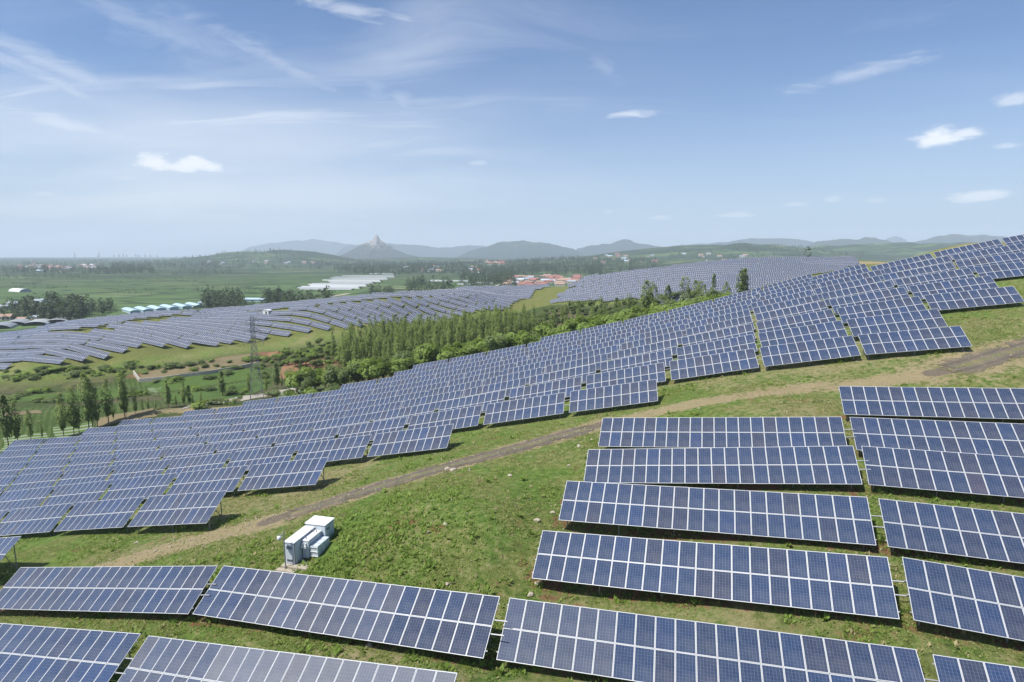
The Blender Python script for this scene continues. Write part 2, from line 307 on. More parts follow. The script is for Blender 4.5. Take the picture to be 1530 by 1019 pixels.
# ---- ground
def ground_material():
    t=NT('ground_cover'); g=t.n('ShaderNodeNewGeometry'); P_=g.outputs['Position']
    flat=t.mapping(P_,(1,1,.2))
    big=t.noise(flat,.045,4,.6).outputs[0]; mid=t.noise(flat,.28,5,.62).outputs[0]; fine=t.noise(flat,1.7,6,.7).outputs[0]; tiny=t.noise(flat,7.5,5,.75).outputs[0]
    grass=t.ramp(fine,[(.28,(.058,.080,.022)),(.44,(.124,.156,.041)),(.58,(.178,.202,.060)),(.76,(.29,.27,.125))])
    lush=t.ramp(fine,[(.30,(.048,.088,.017)),(.5,(.110,.178,.034)),(.72,(.185,.245,.062))])
    grass=t.mix(t.rng(mid,.42,.60),grass,lush)
    dry=t.ramp(tiny,[(.3,(.20,.15,.085)),(.55,(.35,.28,.165)),(.75,(.46,.38,.25))])
    soil=t.ramp(tiny,[(.3,(.12,.060,.034)),(.55,(.215,.115,.062)),(.75,(.30,.185,.11))])
    stone=t.ramp(tiny,[(.3,(.10,.082,.06)),(.6,(.20,.165,.12)),(.8,(.36,.31,.23))])
    c=t.mix(t.math('MULTIPLY',t.rng(t.math('ADD',t.math('MULTIPLY',big,.55),t.math('MULTIPLY',fine,.45)),.49,.62),.62),grass,dry)
    ad=t.attr('dirt').outputs['Fac']; asl=t.attr('soil').outputs['Fac']; atr=t.attr('track').outputs['Fac']; af=t.attr('farm').outputs['Fac']; apl=t.attr('plain').outputs['Fac']; aye=t.attr('straw').outputs['Fac']
    br=t.math('ADD',t.math('MULTIPLY',t.math('SUBTRACT',fine,.5),1.1),t.math('MULTIPLY',t.math('SUBTRACT',mid,.5),.9))
    patch=t.rng(t.noise(flat,.62,5,.7).outputs[0],.585,.67); c=t.mix(t.math('MULTIPLY',patch,.5),c,soil); hay=t.rng(t.noise(flat,.16,5,.6,.6).outputs[0],.52,.68); c=t.mix(t.math('MULTIPLY',hay,.5),c,t.mix(fine,(.17,.16,.07),(.27,.24,.12)))
    def msk(a,lo=.35,hi=.65): return t.rng(t.math('ADD',a,br),lo,hi)
    c=t.mix(t.math('MULTIPLY',aye,t.rng(mid,.2,.8,.55,.95)),c,t.mix(fine,(.085,.100,.024),(.165,.165,.048)))
    c=t.mix(t.math('MULTIPLY',msk(ad),.85),c,dry); c=t.mix(msk(asl),c,soil); c=t.mix(msk(atr,.42,.62),c,stone)
    asc=t.attr('scrub').outputs['Fac']; sc_=t.mix(t.rng(mid,.35,.65),t.mix(fine,(.024,.040,.013),(.062,.080,.026)),t.mix(tiny,(.10,.085,.045),(.15,.125,.07))); sc_=t.mix(t.rng(big,.45,.6),sc_,t.mix(fine,(.034,.058,.015),(.075,.105,.03))); c=t.mix(asc,c,sc_)
    c=t.mix(msk(asl),c,soil); c=t.mix(t.math('MULTIPLY',msk(ad),t.math('MULTIPLY',asc,.85)),c,dry)
    # worked fields in the gully
    ww=t.n('ShaderNodeTexWave',wave_type='BANDS',bands_direction='X'); ww.inputs['Scale'].default_value=.22; ww.inputs['Distortion'].default_value=.6; t.l(t.mapping(P_,(1,1,1),(0,0,R(-35))),ww.inputs[0])
    crop=t.mix(t.rng(ww.outputs[1],.3,.7),(.045,.082,.018),(.080,.118,.032)); crop=t.mix(t.rng(mid,.55,.75),crop,(.17,.15,.08)); c=t.mix(t.math('MULTIPLY',msk(af,.4,.6),.9),c,crop)
    # plain: parcels, hedges, bare strips
    wp=t.noise(P_,.006,3,.5); pv=t.n('ShaderNodeVectorMath',operation='MULTIPLY_ADD'); t.l(wp.outputs['Color'],pv.inputs[0]); pv.inputs[1].default_value=(55,55,0); t.l(P_,pv.inputs[2])
    pm=t.mapping(pv.outputs[0],(.0085,.027,0),(0,0,R(12)))
    vo=t.n('ShaderNodeTexVoronoi',voronoi_dimensions='2D',feature='F1'); vo.inputs['Scale'].default_value=1.; vo.inputs['Randomness'].default_value=.8; t.l(pm,vo.inputs['Vector'])
    ve=t.n('ShaderNodeTexVoronoi',voronoi_dimensions='2D',feature='DISTANCE_TO_EDGE'); ve.inputs['Scale'].default_value=1.; ve.inputs['Randomness'].default_value=.8; t.l(pm,ve.inputs['Vector'])
    sc=t.n('ShaderNodeSeparateColor'); t.l(vo.outputs['Color'],sc.inputs[0])
    par=t.ramp(sc.outputs[0],[(0,(.070,.120,.040)),(.25,(.115,.180,.062)),(.45,(.085,.140,.045)),(.62,(.145,.205,.080)),(.8,(.105,.165,.055)),(.94,(.18,.205,.10)),(1,(.26,.235,.16))])
    pn=t.noise(t.mapping(P_,(.02,.075,0),(0,0,R(8))),1.,5,.65).outputs[0]; par=t.mix(t.rng(pn,.42,.62,0,.6),par,(.050,.090,.032))
    par=t.mix(t.rng(ve.outputs['Distance'],.02,.13,.85,0.),par,(.030,.050,.022))
    par=t.mix(t.rng(t.noise(P_,.0035,4,.6).outputs[0],.54,.70,0,.6),par,(.028,.046,.024))
    bare=t.noise(t.mapping(P_,(.0016,.006,0)),1.,5,.7,1.).outputs[0]; par=t.mix(t.math('MULTIPLY',t.rng(bare,.62,.68),t.rng(t.attr('dist').outputs['Fac'],1200,2200,0,.75)),par,(.30,.255,.19))
    dd=t.attr('dist').outputs['Fac']; cover=t.noise(t.mapping(P_,(.0022,.007,0),(0,0,R(5))),1.,6,.68,.4).outputs[0]; par=t.mix(t.math('MULTIPLY',t.rng(cover,.41,.53),t.rng(dd,900,1900,0,.9)),par,(.026,.043,.024))
    par=t.mix(.06,par,(.02,.03,.018))
    c=t.mix(apl,c,par)
    h=t.math('ADD',t.math('MULTIPLY',fine,.55),t.math('MULTIPLY',tiny,.45))
    t.bsdf(c,.95,0.,.15,t.bump(h,.9,.42)); return t.mat
M['ground']=ground_material()
def track_material():
    t=NT('crushed_gravel'); g=t.n('ShaderNodeNewGeometry'); fine=t.noise(g.outputs['Position'],2.2,6,.7).outputs[0]; tiny=t.noise(g.outputs['Position'],9.,5,.75).outputs[0]; mid=t.noise(g.outputs['Position'],.5,4,.6).outputs[0]
    c=t.ramp(tiny,[(.28,(.075,.064,.052)),(.5,(.135,.115,.092)),(.66,(.20,.17,.135)),(.8,(.33,.29,.23))]); c=t.mix(t.rng(mid,.5,.68,0,.7),c,(.25,.19,.115)); c=t.mix(t.rng(fine,.54,.66,0,.75),c,(.13,.13,.06))
    p=t.bsdf(c,.95,0.,.15,t.bump(tiny,.6,.12))
    ac=t.attr('across').outputs['Fac']; rut=t.math('ABSOLUTE',t.math('SUBTRACT',t.math('ABSOLUTE',ac),.42)); mid_g=t.math('MULTIPLY',t.rng(t.math('ABSOLUTE',ac),.05,.30,1.,0.),t.rng(fine,.40,.58)); c2=t.mix(t.math('MULTIPLY',mid_g,.75),c,(.15,.16,.055)); c2=t.mix(t.rng(rut,.03,.16,.55,0.),c2,(.085,.073,.060)); t.l(c2,p.inputs['Base Color'])
    e=t.attr('edge').outputs['Fac']; a=t.rng(t.math('ADD',e,t.math('ADD',t.math('MULTIPLY',t.math('SUBTRACT',fine,.5),2.8),t.math('MULTIPLY',t.math('SUBTRACT',mid,.5),3.2))),.42,.66); t.l(a,p.inputs['Alpha']); return t.mat
M['track']=track_material()
def hill_material(name,base,rockc,amount):
    t=NT(name); tc=t.n('ShaderNodeTexCoord'); n1=t.noise(tc.outputs['Object'],.006,6,.65).outputs[0]; n2=t.noise(tc.outputs['Object'],.03,5,.65).outputs[0]; g=t.n('ShaderNodeNewGeometry'); sp=t.n('ShaderNodeSeparateXYZ'); t.l(g.outputs['Normal'],sp.inputs[0])
    c=t.mix(n2,tuple(x*.7 for x in base),tuple(x*1.25 for x in base)); hh=t.attr('rocky').outputs['Fac']
    c=t.mix(t.rng(t.math('ADD',t.math('MULTIPLY',n1,.5),t.math('ADD',t.math('MULTIPLY',n2,.5),hh)),.66-amount,.80-amount),c,rockc)
    t.bsdf(c,.95,0,.1); return t.mat

def crop_material(name,a,b,soilc,scale,ang,gap):
    t=NT(name); g=t.n('ShaderNodeNewGeometry'); P_=g.outputs['Position']; w=t.n('ShaderNodeTexWave',wave_type='BANDS',bands_direction='X'); w.inputs['Scale'].default_value=scale; w.inputs['Distortion'].default_value=.8; w.inputs['Detail'].default_value=2; t.l(t.mapping(P_,(1,1,1),(0,0,ang)),w.inputs[0]); n1=t.noise(P_,.35,5,.65).outputs[0]; n2=t.noise(P_,.07,3,.5).outputs[0]
    c=t.mix(n1,a,b); c=t.mix(t.math('MULTIPLY',t.rng(w.outputs[1],.5,.8),gap),c,soilc); c=t.mix(t.rng(n2,.5,.66,0,.5),c,tuple(x*.6 for x in a)); t.bsdf(c,.95,0,.15,t.bump(n1,.5,.3)); return t.mat
M['crop_green']=crop_material('green_crop',(.045,.095,.016),(.085,.145,.030),(.10,.085,.05),.30,R(20),.35); M['crop_mulch']=crop_material('mulched_beds',(.060,.115,.024),(.10,.16,.04),(.28,.29,.24),.16,R(62),.8); M['fallow']=crop_material('fallow_earth',(.16,.13,.075),(.22,.175,.10),(.12,.12,.05),.22,R(20),.35); M['red_earth']=crop_material('red_earth',(.20,.105,.058),(.29,.165,.095),(.16,.11,.06),.1,R(40),.3); M['rubble']=crop_material('pale_rubble',(.30,.27,.22),(.44,.41,.35),(.18,.15,.11),.5,R(70),.4)

HAZE=True
# ================================================================= GROUND (one sheet to the horizon)
def polyline_dist(x,y,P):
    d=np.full(x.shape,1e9)
    for a,b in zip(P[:-1],P[1:]):
        vx,vy=b[0]-a[0],b[1]-a[1]; L2=vx*vx+vy*vy+1e-9
        t=np.clip(((x-a[0])*vx+(y-a[1])*vy)/L2,0,1); d=np.minimum(d,np.hypot(x-a[0]-t*vx,y-a[1]-t*vy))
    return d
def hits(pts): return [h[:2] for h in (hit(*p) for p in pts) if h is not None]
TRACK_A=hits([(1600,500),(1560,511),(1500,529),(1445,546),(1392,558)])
TRACK_B=hits([(905,632),(880,640),(840,650),(780,667),(700,688),(640,706),(580,722),(520,742),(460,760),(402,778)])
PATH_T=hits([(402,778),(360,790),(300,806),(240,824),(180,842),(120,862)])
PATH_U=hits([(1392,558),(1300,572),(1200,580),(1100,592),(1000,611),(905,632)])
YF_X=[-260,-192,-164,-152,-133,-115,-102,-95,-85,-66,-45,0,20,50,75,97,140,220]
YF_Y=[225,214,212,219,234,246,256,260,266,282,300,326,312,296,276,250,240,250]
def ground():
    nr,na=900,760
    r=np.concatenate([np.linspace(7,20,24,endpoint=False),np.geomspace(20,13200,nr)]); a=np.radians(np.concatenate([np.linspace(-78,-50,24,endpoint=False),np.linspace(-50,50,na),np.linspace(50,78,25)[1:]]))
    A,Rr=np.meshgrid(a,r); x=(np.sin(A)*Rr).ravel(); y=(np.cos(A)*Rr).ravel(); z=hgt(x,y)
    nA=len(a); i=np.arange(len(r)-1)[:,None]*nA+np.arange(nA-1)[None]; i=i.ravel(); F=np.stack([i,i+1,i+nA+1,i+nA],1)[:,::-1]
    rr=np.hypot(x,y); near=rr<130; tr=np.zeros(len(x)); dirt=np.zeros(len(x)); soil=np.zeros(len(x)); farm=np.zeros(len(x))
    dA=polyline_dist(x[near],y[near],TRACK_A); dB=polyline_dist(x[near],y[near],TRACK_B); dT=polyline_dist(x[near],y[near],PATH_T); dU=polyline_dist(x[near],y[near],PATH_U)
    tr[near]=np.maximum(1-sstep(.3,1.5,dA),1-sstep(.5,1.5,dB))*.9
    dirt[near]=np.maximum.reduce([.90*(1-sstep(.5,2.8,dT)),.74*(1-sstep(.4,3.0,dU)),.66*(1-sstep(1.2,3.8,dB)),.55*(1-sstep(2.,6.0,dA))])
    def blob(arr,px,py,ra,rb,amt,rot=0.):
        h=hit(px,py)
        if h is None: return
        c,s=math.cos(rot),math.sin(rot); dx,dy=x-h[0],y-h[1]; u=(dx*c+dy*s)/ra; v=(-dx*s+dy*c)/rb
        np.maximum(arr,amt*np.exp(-(u*u+v*v)),out=arr)
    for px,py,ra,rb,am in ((602,782,1.8,1.1,.55),(655,790,1.2,.9,.5),(545,776,1.,.7,.4),(850,755,1.2,1.6,.5),(905,705,1.5,1.2,.42),(880,790,1.3,1.5,.5),(1240,640,.8,2.2,.7),(1330,905,.8,2.,.6),(1270,735,.7,1.5,.5),(1280,945,1.5,1.,.55),
        (750,870,2.2,1.0,.45),(760,960,1.,1.,.5),(300,930,2.,.8,.5),(860,905,1.6,.8,.5),(840,892,2.2,.6,.5),(740,655,2.2,.9,.5),(755,590,3,1,.3)): blob(soil,px,py,ra,rb,am)
    for px,py,ra,rb,am,ro in ((485,549,15,9,.95,0.),(445,553,10,6,.8,0.),(410,528,10,4,.85,.2),(360,534,14,3,.75,.35),(300,545,14,3,.7,.35),(250,553,12,3,.6,.35),(215,562,8,4,.75,0.),(195,590,8,4,.55,0),(285,630,6,4,.6,0)): blob(soil,px,py,ra,rb,am,ro)
    for px,py,ra,rb,am,ro in ((330,610,22,3.2,.85,.35),(420,590,16,2.6,.85,.5),(270,627,7,4,.7,0),(60,615,30,2.5,.6,0),(700,540,4,2,.4,0),(330,550,26,4,.5,.35),(1300,392,30,12,.7,0),(870,412,26,9,.8,0),(1060,432,12,3,.6,0)): blob(dirt,px,py,ra,rb,am,ro)
    for px,py,ra,rb,am,ro in ((280,575,38,15,1.,.2),(350,562,25,10,1.,.2),(100,610,40,14,.9,0),(40,660,30,14,1.,0),(440,600,14,8,.9,.4),(330,585,20,10,.9,.2)): blob(farm,px,py,ra,rb,am,ro)
    yb=np.interp(x,[-200,-120,-74,-54,-34,-14,6,26,46,62,80],[110,118,136,142,150,150,152,150,140,130,122]); scrub=sstep(0,14,y-yb)*(1-sstep(-16,2,y-np.interp(x,YF_X,YF_Y)))
    for k in FG:
        o,a,s=fg_frame(k); p=o+s*1.3; q=p+a*20.2; dd=polyline_dist(x[near],y[near],[p[:2],q[:2]]); soil[near]=np.maximum(soil[near],.47*(1-sstep(.5,1.7,dd)))
    plain=np.maximum(sstep(430,520,rr),sstep(-290,-340,x)*(rr>250)); straw=sstep(0,14,y-np.interp(x,YF_X,YF_Y))*(1-plain)
    me=np_mesh('ground',np.stack([x,y,z+OZ],1),F,[M['ground']],dict(track=tr,dirt=dirt,soil=soil,farm=farm,plain=plain,straw=straw,dist=rr,scrub=scrub),True)
    tag(link('ground',me),kind='structure')
ground()
def track(P,w):
    P=np.array(P); seg=np.hypot(*np.diff(P,axis=0).T); s=np.concatenate([[0],np.cumsum(seg)]); n=int(s[-1]/.35)+2; q=np.linspace(0,s[-1],n)
    k=np.convolve(np.pad(np.stack([np.interp(q,s,P[:,0])]*1)[0],12,'edge'),np.ones(25)/25,'valid'); l=np.convolve(np.pad(np.interp(q,s,P[:,1]),12,'edge'),np.ones(25)/25,'valid')
    tx,ty=np.gradient(k),np.gradient(l); L=np.hypot(tx,ty); nx,ny=-ty/L,tx/L; c=np.linspace(-1,1,17)
    x=(k[:,None]+nx[:,None]*c*w); y=(l[:,None]+ny[:,None]*c*w); z=hgt(x.ravel(),y.ravel())+.035
    e=np.broadcast_to(np.minimum(1.15,1.9*(1-np.abs(c)))[None],x.shape).copy(); e*=np.minimum(1,np.minimum(q,s[-1]-q)/3.)[:,None]
    m=17; i=(np.arange(n-1)[:,None]*m+np.arange(m-1)[None]).ravel(); F=np.stack([i,i+m,i+m+1,i+1],1)[:,::-1]
    me=np_mesh('gravel_track',np.stack([x.ravel(),y.ravel(),z+OZ],1),F,[M['track']],dict(edge=e.ravel(),across=np.broadcast_to(c[None],x.shape).ravel()),True); tag(link('gravel_track',me),kind='structure')
track(TRACK_A,2.3); track(TRACK_B,2.15)
# ---- weeds and grass growing on the slope between the arrays (nobody could count the tufts)
def tufts(n,seed,area,size,k,mat,name,reject,hscale=1.):
    g=np.random.default_rng(seed); x,y=area(g,n); keep=reject(x,y,g); x,y=x[keep],y[keep]; n=len(x); z=hgt(x,y)
    sz=size(g,n,x,y); K=k; cx=np.repeat(x,K)+g.normal(0,1,n*K)*np.repeat(sz,K)*.42; cy=np.repeat(y,K)+g.normal(0,1,n*K)*np.repeat(sz,K)*.42; s=np.repeat(sz,K)*g.uniform(.5,1.1,n*K)
    cz=np.repeat(z,K); an=g.uniform(0,2*np.pi,n*K); le=g.uniform(.35,1.2,n*K); hh=s*g.uniform(.55,1.25,n*K)*hscale; wd=s*g.uniform(.22,.42,n*K)
    dx,dy=np.cos(an),np.sin(an); b=np.stack([cx,cy,cz-.02+hh*g.uniform(0,.25,n*K)],1)
    tip=np.stack([dx*le*s,dy*le*s,hh],1); sd=np.stack([-dy*wd,dx*wd,0*wd],1)
    q0,q1,q2,q3=b,b+tip*.55+sd,b+tip,b+tip*.55-sd; v=np.stack([q0,q3,q2,q1],1).reshape(-1,3); v[:,2]+=OZ
    F=np.arange(n*K*4).reshape(-1,4); ti=np.clip(np.repeat(np.repeat(g.beta(2,2.4,n),K)+g.normal(0,.12,n*K),4),0,1)
    tag(link(name,np_mesh(name,v,F,[mat],dict(tint=ti))),kind='stuff')
def near_area(g,n):
    y=20+62*g.random(n)**.9; x=(g.random(n)*2-1)*(y*.98+3); return x,y
def off_track(x,y,g):
    d=np.minimum(polyline_dist(x,y,TRACK_A)-1.2,polyline_dist(x,y,TRACK_B)); t=np.minimum(polyline_dist(x,y,PATH_T),polyline_dist(x,y,PATH_U))
    p=sstep(.9,2.2,d)*(.25+.75*sstep(.5,2.2,t)); cl=vnoise(x/3.1,y/3.1,21)*.6+vnoise(x/.9,y/.9,22)*.4
    return g.random(len(x))<p*sstep(.30,.56,cl)*(1-.75*sstep(.55,.72,vnoise(x/4.5+9,y/4.5,71)))
tufts(190000,3,near_area,lambda g,n,x,y:g.uniform(.05,.14,n)*(1+.25*vnoise(x/6,y/6,5)),4,M['grass'],'grass',off_track,.75)
def weed_ok(x,y,g):
    d=np.minimum(polyline_dist(x,y,TRACK_A)-1.2,polyline_dist(x,y,TRACK_B)); t=np.minimum(polyline_dist(x,y,PATH_T),polyline_dist(x,y,PATH_U))
    k=hit(540,830); lush=np.exp(-((x-k[0])/9)**2-((y-k[1])/6.5)**2)*.9; cl=vnoise(x/4.2,y/4.2,31)*.6+vnoise(x/1.3,y/1.3,32)*.4
    kk=hit(452,842); base=np.hypot(x-kk[0]-.6,y-kk[1]-1.5)>1.6
    return (g.random(len(x))<sstep(1.3,3.5,d)*sstep(.8,3,t)*np.clip(sstep(.50,.68,cl)*.8+lush,0,1))&base
tufts(95000,8,near_area,lambda g,n,x,y:g.uniform(.07,.19,n)*(1+.9*np.exp(-((x+11)/7)**2-((y-41)/4)**2)),6,M['weed'],'weeds',weed_ok,.9)

tufts(4200,15,near_area,lambda g,n,x,y:g.uniform(.18,.36,n),14,M['weed'],'tall_weeds',weed_ok,1.05)
tufts(9000,16,near_area,lambda g,n,x,y:g.uniform(.10,.22,n),5,M['straw'],'dry_grass',lambda x,y,g:off_track(x,y,g)&(vnoise(x/5,y/5,61)>.52),1.1)
# worked plots on the gully floor, each a sheet draped a hand above the ground
def plot(P,mat,name='field_plot',n=26,m=14,lift=.10):
    Q=[hit(*p) for p in P]
    if any(q is None for q in Q): return
    Q=np.array(Q)[:,:2]; u=np.linspace(0,1,n)[:,None,None]; v=np.linspace(0,1,m)[None,:,None]; X=(Q[0]*(1-u)+Q[1]*u)*(1-v)+(Q[3]*(1-u)+Q[2]*u)*v
    e=(vnoise(X[...,0]/5,X[...,1]/5,8)-.5)*2.2; X[...,0]+=e; X[...,1]+=(vnoise(X[...,0]/5,X[...,1]/5,9)-.5)*2.2; x,y=X[...,0].ravel(),X[...,1].ravel(); z=hgt(x,y)+lift; i=(np.arange(n-1)[:,None]*m+np.arange(m-1)[None]).ravel(); F=np.stack([i,i+m,i+m+1,i+1],1)
    tag(link(name,np_mesh(name,np.stack([x,y,z+OZ],1),F,[M[mat]],None,True)),kind='structure')
for P,mat in (([(214,573),(392,548),(402,560),(236,588)],'crop_green'),([(206,569),(384,543),(376,529),(214,557)],'fallow'),([(240,590),(405,563),(408,575),(256,603)],'crop_green'),([(222,581),(246,577),(252,583),(228,588)],'crop_mulch'),([(2,592),(84,588),(84,598),(2,603)],'crop_green'),([(90,588),(196,580),(206,592),(96,602)],'crop_green'),
    ([(2,674),(74,668),(70,646),(2,654)],'crop_mulch'),([(84,656),(150,648),(140,632),(76,638)],'crop_mulch'),([(414,567),(530,556),(530,531),(424,538)],'red_earth'),([(402,534),(418,531),(418,524),(404,527)],'red_earth'),([(270,613),(352,600),(420,585),(424,579)][0:2]+[(352,594),(282,606)],'rubble'),([(360,600),(450,582),(452,576),(360,592)],'rubble'),([(415,596),(478,584),(470,578),(412,588)],'crop_mulch'),([(2,622),(60,618),(60,613),(2,616)],'fallow'),([(150,640),(230,622),(222,612),(146,628)],'fallow')):
    plot(P,mat)

# ================================================================= SOLAR TABLES
GW,GH=PW-.018,PL-.022
def panel_mesh(split):
    fw,fh=.018,.022
    b=MB(); hx,hy=GW/2,GH/2
    b.face([(-hx+fw,-hy+fh,.034),(hx-fw,-hy+fh,.034),(hx-fw,hy-fh,.034),(-hx+fw,hy-fh,.034)],0,[(0,0),(1,0),(1,1),(0,1)])
    b.face([(-hx+fw,hy-fh,.008),(hx-fw,hy-fh,.008),(hx-fw,-hy+fh,.008),(-hx+fw,-hy+fh,.008)],1)
    f=MB()
    f.box(-hx,hx,-hy,-hy+fh,0,.04); f.box(-hx,hx,hy-fh,hy,0,.04); f.box(-hx,-hx+fw,-hy+fh,hy-fh,0,.0395); f.box(hx-fw,hx,-hy+fh,hy-fh,0,.0395)
    if split: return b.mesh('solar_panel',[M['pv'],M['back']]), f.mesh('panel_frame',[M['alu']])
    k=len(b.v); b.v+=f.v; b.f+=[tuple(i+k for i in q) for q in f.f]; b.m+=[2]*len(f.f); b.uv+=f.uv
    return b.mesh('solar_panel',[M['pv'],M['back'],M['alu']]), None
PAN_F,FRM_F=panel_mesh(True); PAN_M,_=panel_mesh(False)
PAN_G,PAN_L=PAN_F.copy(),PAN_F.copy(); PAN_G.materials[0]=M['pv_glare']; PAN_L.materials[0]=M['pv_faint_glare']
GLARE={'H4':lambda u:PAN_G if u>5 else PAN_L,'H2':lambda u:PAN_L if 3<u<14 else PAN_F,'F5':lambda u:PAN_L if u<6 else PAN_F}  # which columns get panels with sun glare painted in
def unit(name,build,mats):
    b=MB(); build(b); return b.mesh(name,mats)
POST=unit('post',lambda b:b.box(-.032,.032,-.032,.032,-1,0),[M['galv']])
RAIL=unit('rail',lambda b:b.box(0,1,-.028,.028,-.075,-.012),[M['galv']])
def rafters(n):
    b=MB(); W=n*PW
    for v in (.42,1.32,2.08,2.98): b.box(-.05,W+.05,v-.028,v+.028,-.075,-.012)
    k=max(3,int(W/3.4)+1)
    for q in range(k):
        u=.5+(W-1.)*q/(k-1); b.box(u-.03,u+.03,.2,3.2,-.15,-.078)
    return b.mesh('support_frame',[M['galv']])
RAFT={n:rafters(n) for n in (10,20)}
BRACE=unit('brace',lambda b:b.box(-.025,.025,-.025,.025,0,1),[M['galv']])
def table_mats(o,a,s,n):
    """root (ground point under the lower edge, turned about Z) and the matrix of the tilted plane inside it"""
    w=np.cross(a,s); c=o+a*(n*PW/2); rz=math.atan2(a[1],a[0]); root=Matrix.Translation((c[0],c[1],gz(c[0],c[1])+OZ))@Matrix.Rotation(rz,4,'Z')
    pl=Matrix(((a[0],s[0],w[0],o[0]),(a[1],s[1],w[1],o[1]),(a[2],s[2],w[2],o[2]+OZ),(0,0,0,1)))
    return root,root.inverted()@pl
def put_posts(root,par,o,a,s,n,kpairs):
    w=np.cross(a,s); inv=root.inverted()
    for q in range(kpairs):
        u=.5+(n*PW-1.)*q/(kpairs-1); tops=[]
        for v in (.8,2.75):
            p=o+a*u+s*v-w*.15; g=gz(p[0],p[1]); L=max(.15,p[2]-g)+.25; lp=inv@Vector((p[0],p[1],p[2]+OZ))
            link('post',POST,par,Matrix.Translation(lp)@Matrix.Diagonal((1,1,L,1))); tops.append((p,g))
        p0=np.array([tops[1][0][0],tops[1][0][1],tops[1][1]+.45]); p1=o+a*u+s*1.7-w*.15; d=p1-p0; L=np.linalg.norm(d)
        if L>.3 and kpairs>=4 or q in (0,kpairs-1):
            R_=Vector((d[0],d[1],d[2])).to_track_quat('Z','Y').to_matrix().to_4x4(); link('brace',BRACE,par,inv@Matrix.Translation((p0[0],p0[1],p0[2]+OZ))@R_@Matrix.Diagonal((1,1,L,1)))
def solar_table(o,a,s,n,near,label,group,joined,dust_glare=None):  # last argument picks the panels with painted glare
    root,pl=table_mats(o,a,s,n); t=bpy.data.objects.new('solar_table',None); COL.objects.link(t); t.matrix_basis=root; t.empty_display_size=.4
    tag(t,label,'solar array',group)
    for v in range(2):
        for u in range(n):
            p=link('solar_panel',(dust_glare(u) if dust_glare else PAN_F) if near else PAN_M,t,pl@Matrix.Translation(((u+.5)*PW,(v+.5)*PL,RNG.normal(0,.004)))@Matrix.Rotation(RNG.normal(0,.004),4,'X')@Matrix.Rotation(RNG.normal(0,.004),4,'Y'))
            if near: link('panel_frame',FRM_F,p)
    if near:
        for v in (.42,1.32,2.08,2.98): link('rail',RAIL,t,pl@Matrix.Translation((-.08,v,0))@Matrix.Diagonal((n*PW+(.85 if joined and v in (1.32,2.08) else .16),1,1,1)))
        link('support_frame',RAFT[n],t,pl@Matrix.Translation((0,0,-.004)))
    else:
        link('support_frame',RAFT[n],t,pl)
        if joined:
            for v in (1.32,2.08): link('rail',RAIL,t,pl@Matrix.Translation((n*PW,v,0))@Matrix.Diagonal((.75,1,1,1)))
    put_posts(root,t,o,a,s,n,6 if near else 3)
    return t
FGL={'F1':'long solar table, topmost of the five stacked right of the grassy slope',
'F2':'long solar table second from the top in the stack beside the grassy slope','F3':'long solar table third from the top in the stack beside the grassy slope',
'F4':'long solar table fourth from the top in the stack, its left corner over bare soil','F5':'long solar table of the lowest row, right of the one below the cabinet',
'G1':'long solar table highest at the right edge, bordered above by open grass','G2':'long solar table second from the top along the right edge','G3':'long solar table third from the top along the right edge, holding one dark violet panel',
'G4':'long solar table fourth from the top along the right edge','G5':'long solar table fifth from the top along the right edge','G6':'solar table corner showing at the very bottom right',
'H1':'long level solar table at the left edge below the grassy bank','H2':'long solar table dipping right just below the pale equipment cabinet','H3':'solar table at the bottom left corner of the slope','H4':'solar table tinted whitish for sun glare along the bottom edge below the cabinet'}
JOIN={'F1','F2','F3','F4','F5','H1','H3','H2'}
for k in FG:
    o,a,s=fg_frame(k)
    if k=='H3': o=o-a*(10*PW)
    t=solar_table(o,a,s,20,True,FGL[k],'long solar tables on the near slope',k in JOIN,GLARE.get(k))
    if k=='G3':
        c=[q for q in t.children if q.name.startswith('solar_panel')][6]; dm=M['pv'].copy(); c.data=c.data.copy(); c.data.materials[0]=dm; c['label']='dark violet panel'
        for nd in dm.node_tree.nodes:
            if nd.type=='VALTORGB':
                for e in nd.color_ramp.elements: e.color=(.045,.038,.065,1)
# the table whose upper corner just enters the frame, east of the glare-tinted one
o,a,s=fg_frame('H4'); o2=o+a*(20*PW+.75); o2=o2+np.array([.2,-1.6,-.15])
solar_table(o2,a*np.array([1,1,.6])/np.linalg.norm(a*np.array([1,1,.6])),s,20,True,'solar table corner barely showing at the bottom edge between long tables','long solar tables on the near slope',False)
def px_of(q):
    fw=q[1]*math.cos(PIT)-q[2]*math.sin(PIT); up=q[1]*math.sin(PIT)+q[2]*math.cos(PIT)
    return (765+FPX*q[0]/fw,509.5-FPX*up/fw) if fw>1 else (1e5,1e5)
NMID=0
for ri,j in enumerate(sorted(ROWS)):
    for k,i in enumerate(row_positions(j)):
        o,a,s=mid_frame(i,j); P=[px_of(o),px_of(o+a*10*PW),px_of(o+s*2*PL),px_of(o+a*10*PW+s*2*PL)]
        if max(p[0] for p in P)<-20 or min(p[0] for p in P)>1550: continue
        lab='blue solar table, %s from the right in the %s row above the track'%(ordw(k+1) if k else 'first',ordw(ri+1))
        solar_table(o,a,s,10,False,lab,'solar tables of the middle slope',k>0); NMID+=1
